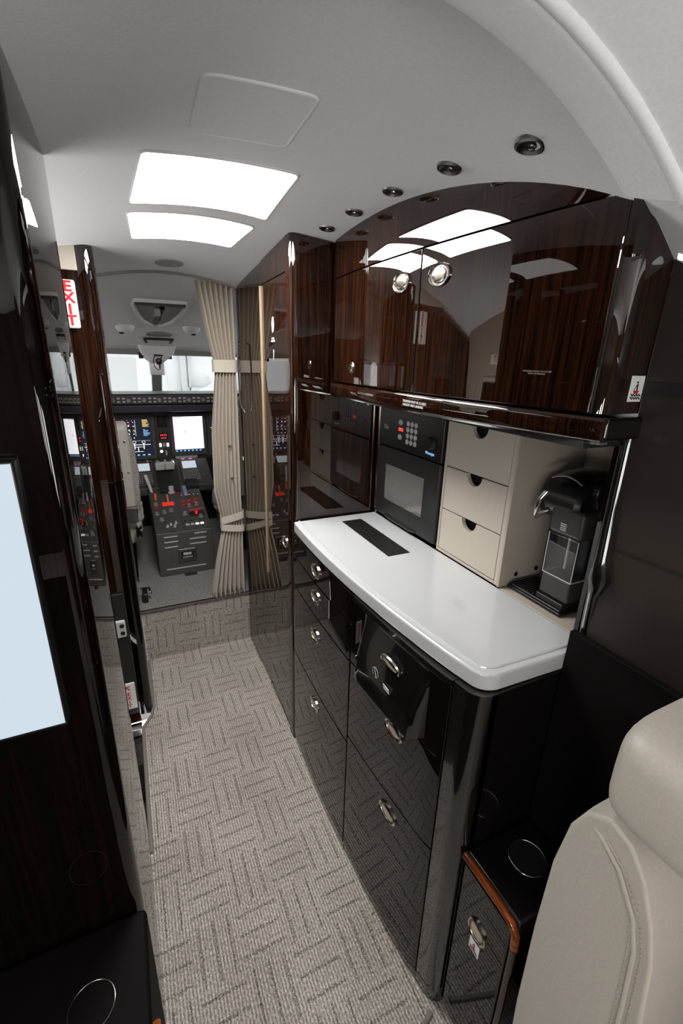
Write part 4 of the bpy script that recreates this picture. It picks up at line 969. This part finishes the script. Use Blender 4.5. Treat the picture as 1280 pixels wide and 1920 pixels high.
for y in (2.712, 2.845, 2.975): obj('panel_joint', box(.086, .389, y, y+.002, zp(y)+.0025, zp(y)+.0045), 'gap', fp_)
obj('panel_joint', prism(new(), [(.236, 2.63, zp(2.63)+.004), (.238, 2.63, zp(2.63)+.004), (.238, 3.05, zp(3.05)+.004), (.236, 3.05, zp(3.05)+.004)], (0, 0, .001)), 'gap', fp_)
obj('red_slot', prism(new(), [(.145, 2.885, zp(2.885)+.004), (.215, 2.885, zp(2.885)+.004), (.215, 2.925, zp(2.925)+.004), (.145, 2.925, zp(2.925)+.004)], (0, 0, .0015)), 'red_glow', fp_)
obj('flap_lever', tube(new(), [(.182, 2.89, zp(2.89)), (.180, 2.93, zp(2.93)+.05)], [.006, .007], 10), 'orange', fp_)
obj('park_lever', tube(new(), [(.113, 2.96, zp(2.96)), (.112, 2.98, zp(2.98)+.035)], [.006, .010], 10), 'orange', fp_)
tb = obj('red_handle', tube(new(), [(.290, 2.765, zp(2.765)+.03), (.375, 2.775, zp(2.775)+.03)], .007, 10), simple('bright_red_handle', (.55, .02, .04), .35), fp_); obj('handle_stem', tube(new(), [(.330, 2.77, zp(2.77)), (.330, 2.77, zp(2.77)+.028)], .007, 8), 'red_glow', tb)
obj('handle_well', prism(new(), [(.288, 2.745, zp(2.745)+.004), (.378, 2.745, zp(2.745)+.004), (.378, 2.79, zp(2.79)+.004), (.288, 2.79, zp(2.79)+.004)], (0, 0, .001)), 'gap', fp_)
# throttle quadrant and control displays
tq = obj('throttle_quadrant', prism(new(), [(.145, 3.02, .69), (.275, 3.02, .69), (.285, 3.27, .80), (.145, 3.27, .80)], (0, 0, .018)), 'black_matte', pd, .003)
for x0 in (.172, .232): obj('thrust_lever', box(x0-.028, x0+.030, 3.195, 3.235, .80, .850), 'label_grey', tq, .006)
for (x, y) in ((.18, 3.13), (.235, 3.13), (.20, 3.10), (.165, 3.30), (.215, 3.305), (.265, 3.31)): bt(x, y, .012, .012, .022, 'lit_button', 'lit_button')
kn(.215, 3.03, .017, .045, 'label_grey')
for q in (.165, .215, .265): kn(q, 3.345, .009, .014)
for q in (.01, .10): kn(q, 3.335, .008, .026)
obj('speedbrake_lever', tube(new(), [(.098, 3.02, .70), (.072, 3.12, .79)], [.008, .011], 10), 'label_grey', tq)
for (x0, x1, lab) in ((-.005, .125, 'left control display unit'), (.305, .430, 'right control display unit')):
    cdu = obj('control_display', prism(new(), [(x0, 3.12, zp(3.12)+.006), (x1, 3.12, zp(3.12)+.006), (x1, 3.35, zp(3.35)+.006), (x0, 3.35, zp(3.35)+.006)], (0, 0, .012)), 'panel_grey', pd, .003, label=lab)
    obj('screen', prism(new(), [(x0+.016, 3.245, zp(3.245)+.020), (x1-.016, 3.245, zp(3.245)+.020), (x1-.016, 3.315, zp(3.315)+.020), (x0+.016, 3.315, zp(3.315)+.020)], (0, 0, .001)), 'cdu_screen', cdu)
    keys = new()
    for r in range(7):
        for c_ in range(8):
            x = x0+.014+(x1-x0-.028)*c_/7.0; y = 3.135+.0145*r
            bx(keys, x-.005, x+.005, y-.004, y+.004, zp(y)+.018, zp(y)+.023)
    obj('keyboard', keys, 'knob_grey', cdu)
for x in (.335, .385): obj('guarded_button', box(x-.01, x+.01, 3.325, 3.342, zp(3.333)+.018, zp(3.333)+.026), 'g_magenta', pd)
obj('side_lever_guard', prism(new(), [(.31, 3.02, .70), (.39, 3.02, .70), (.39, 3.08, .73), (.31, 3.08, .73)], (0, 0, .03)), 'black_matte', pd, .004)
obj('paper_sheet', prism(new(), [(.292, 2.98, zp(2.98)+.006), (.312, 2.98, zp(2.98)+.006), (.312, 3.10, zp(3.1)+.006), (.290, 3.10, zp(3.1)+.006)], (0, 0, .001)), simple('lilac_label', (.30, .28, .45), .5), pd)

# crew seats
def fleece(x0, x1, y0, y1, z0, z1, seed):
    bm = superbox(x0, x1, y0, y1, z0, z1, .5, 64, 44); rnd = random.Random(seed)
    bm.normal_update()
    for v_ in bm.verts: v_.co += v_.normal*rnd.uniform(-.006, .009)
    return bm
def crew_seat(xc, sgn, label):
    """sgn=+1: the inner side faces +X"""
    t = thing('crew_seat', label, 'seat', (xc, 2.75, .292), 'crew seats')
    ei = xc+sgn*.245; 
    bmx = new(); n = 10
    pts = [(2.66, .72), (2.64, .95), (2.655, 1.15), (2.68, 1.20), (2.72, 1.20), (2.74, 1.15), (2.74, .72)]
    a_, b2 = sorted((xc-sgn*.235, xc+sgn*.235))
    prism(bmx, [(a_, y, z) for y, z in pts], (b2-a_, 0, 0)); sh = obj('back_shell', bmx, 'shell', t, .02, 4)
    for z in (1.10, .93): obj('snap', lathe(new(), [(0, -.006), (.006, -.004), (.007, 0), (0, 0)], (xc+sgn*.215, 2.645, z), 'Y', 10), 'chrome', sh)
    fl_ = fleece(xc-.26, xc+.26, 2.725, 2.85, .60, 1.19, 3); obj('backrest_cover', fl_, 'fleece', t, label='sheepskin backrest cover')
    obj('seat_cover', fleece(xc-.27, xc+.265, 2.74, 3.08, .55, .72, 5), 'fleece', t, label='sheepskin cushion cover')
    obj('cushion_side', superbox(xc-.255, xc+.255, 2.70, 3.06, .47, .62, .4), 'shell', t)
    obj('headrest', fleece(xc-.13, xc+.13, 2.70, 2.79, 1.16, 1.33, 9) if sgn < 0 else superbox(xc-.12, xc+.12, 2.68, 2.78, 1.17, 1.33, .5), 'shell', t)
    obj('recline_block', box(*sorted((xc+sgn*.16, xc+sgn*.235)), 2.64, 2.70, .64, .73), 'gunmetal', t, .004)
    kb = lathe(new(), [(.028, 0), (.034, .008), (.022, .016), (.034, .024), (.034, .032), (0, .034)], (0, 0, 0), 'X', 20)
    bmesh.ops.transform(kb, matrix=Matrix.Translation((xc+sgn*.215, 2.64, .585)), verts=kb.verts[:]); obj('knob', kb, 'black_plastic', t)
    obj('pedestal', box(xc-.12, xc+.12, 2.78, 3.05, .33, .50), 'black_matte', t, .01)
    for q in (-.185, .185): obj('floor_rail', box(xc+q-.015, xc+q+.015, 2.60, 3.15, .293, .325), 'gunmetal', t)
    return t
crew_seat(-.235, 1, 'pilot seat with cream shell and sheepskin cover, beside the dark pillar')
crew_seat(.735, -1, 'copilot seat with sheepskin cover, half hidden behind the cockpit curtain')
yk = thing('control_yoke', 'black control yoke in front of the copilot display', 'control yoke', (.62, 3.38, .6))
obj('grip', tube(new(), [(.575, 3.36, 1.06), (.570, 3.36, 1.0), (.575, 3.36, .94), (.60, 3.36, .91), (.66, 3.36, .905), (.70, 3.36, .93)], .013, 10), 'black_plastic', yk)
obj('column', tube(new(), [(.65, 3.36, .90), (.66, 3.40, .6), (.66, 3.42, .30)], .02, 10), 'black_matte', yk)
tag(obj('floor_latch', box(-.028, .0, 2.33, 2.40, .293, .345), 'black_plastic', None, .006), 'small black floor latch beside the doorway step', 'latch')
tag(obj('floor_latch', tube(new(), [(-.03, 2.39, .35), (.01, 2.37, .36), (.015, 2.36, .33)], .007, 8), 'chrome'), 'small chrome catch on top of the black floor latch', 'latch')
# wing-mirror shaped grab handle by the curtain
gh = thing('grab_handle', 'thin dark grab handle hanging against the closet face beside the curtain', 'handle', (.50, 2.1, 1.2))
obj('bar', tube(new(), [(.500, 2.115, 1.60), (.485, 2.125, 1.595), (.482, 2.125, 1.50), (.486, 2.115, 1.33), (.500, 2.10, 1.30)], .004, 8), 'gunmetal', gh)
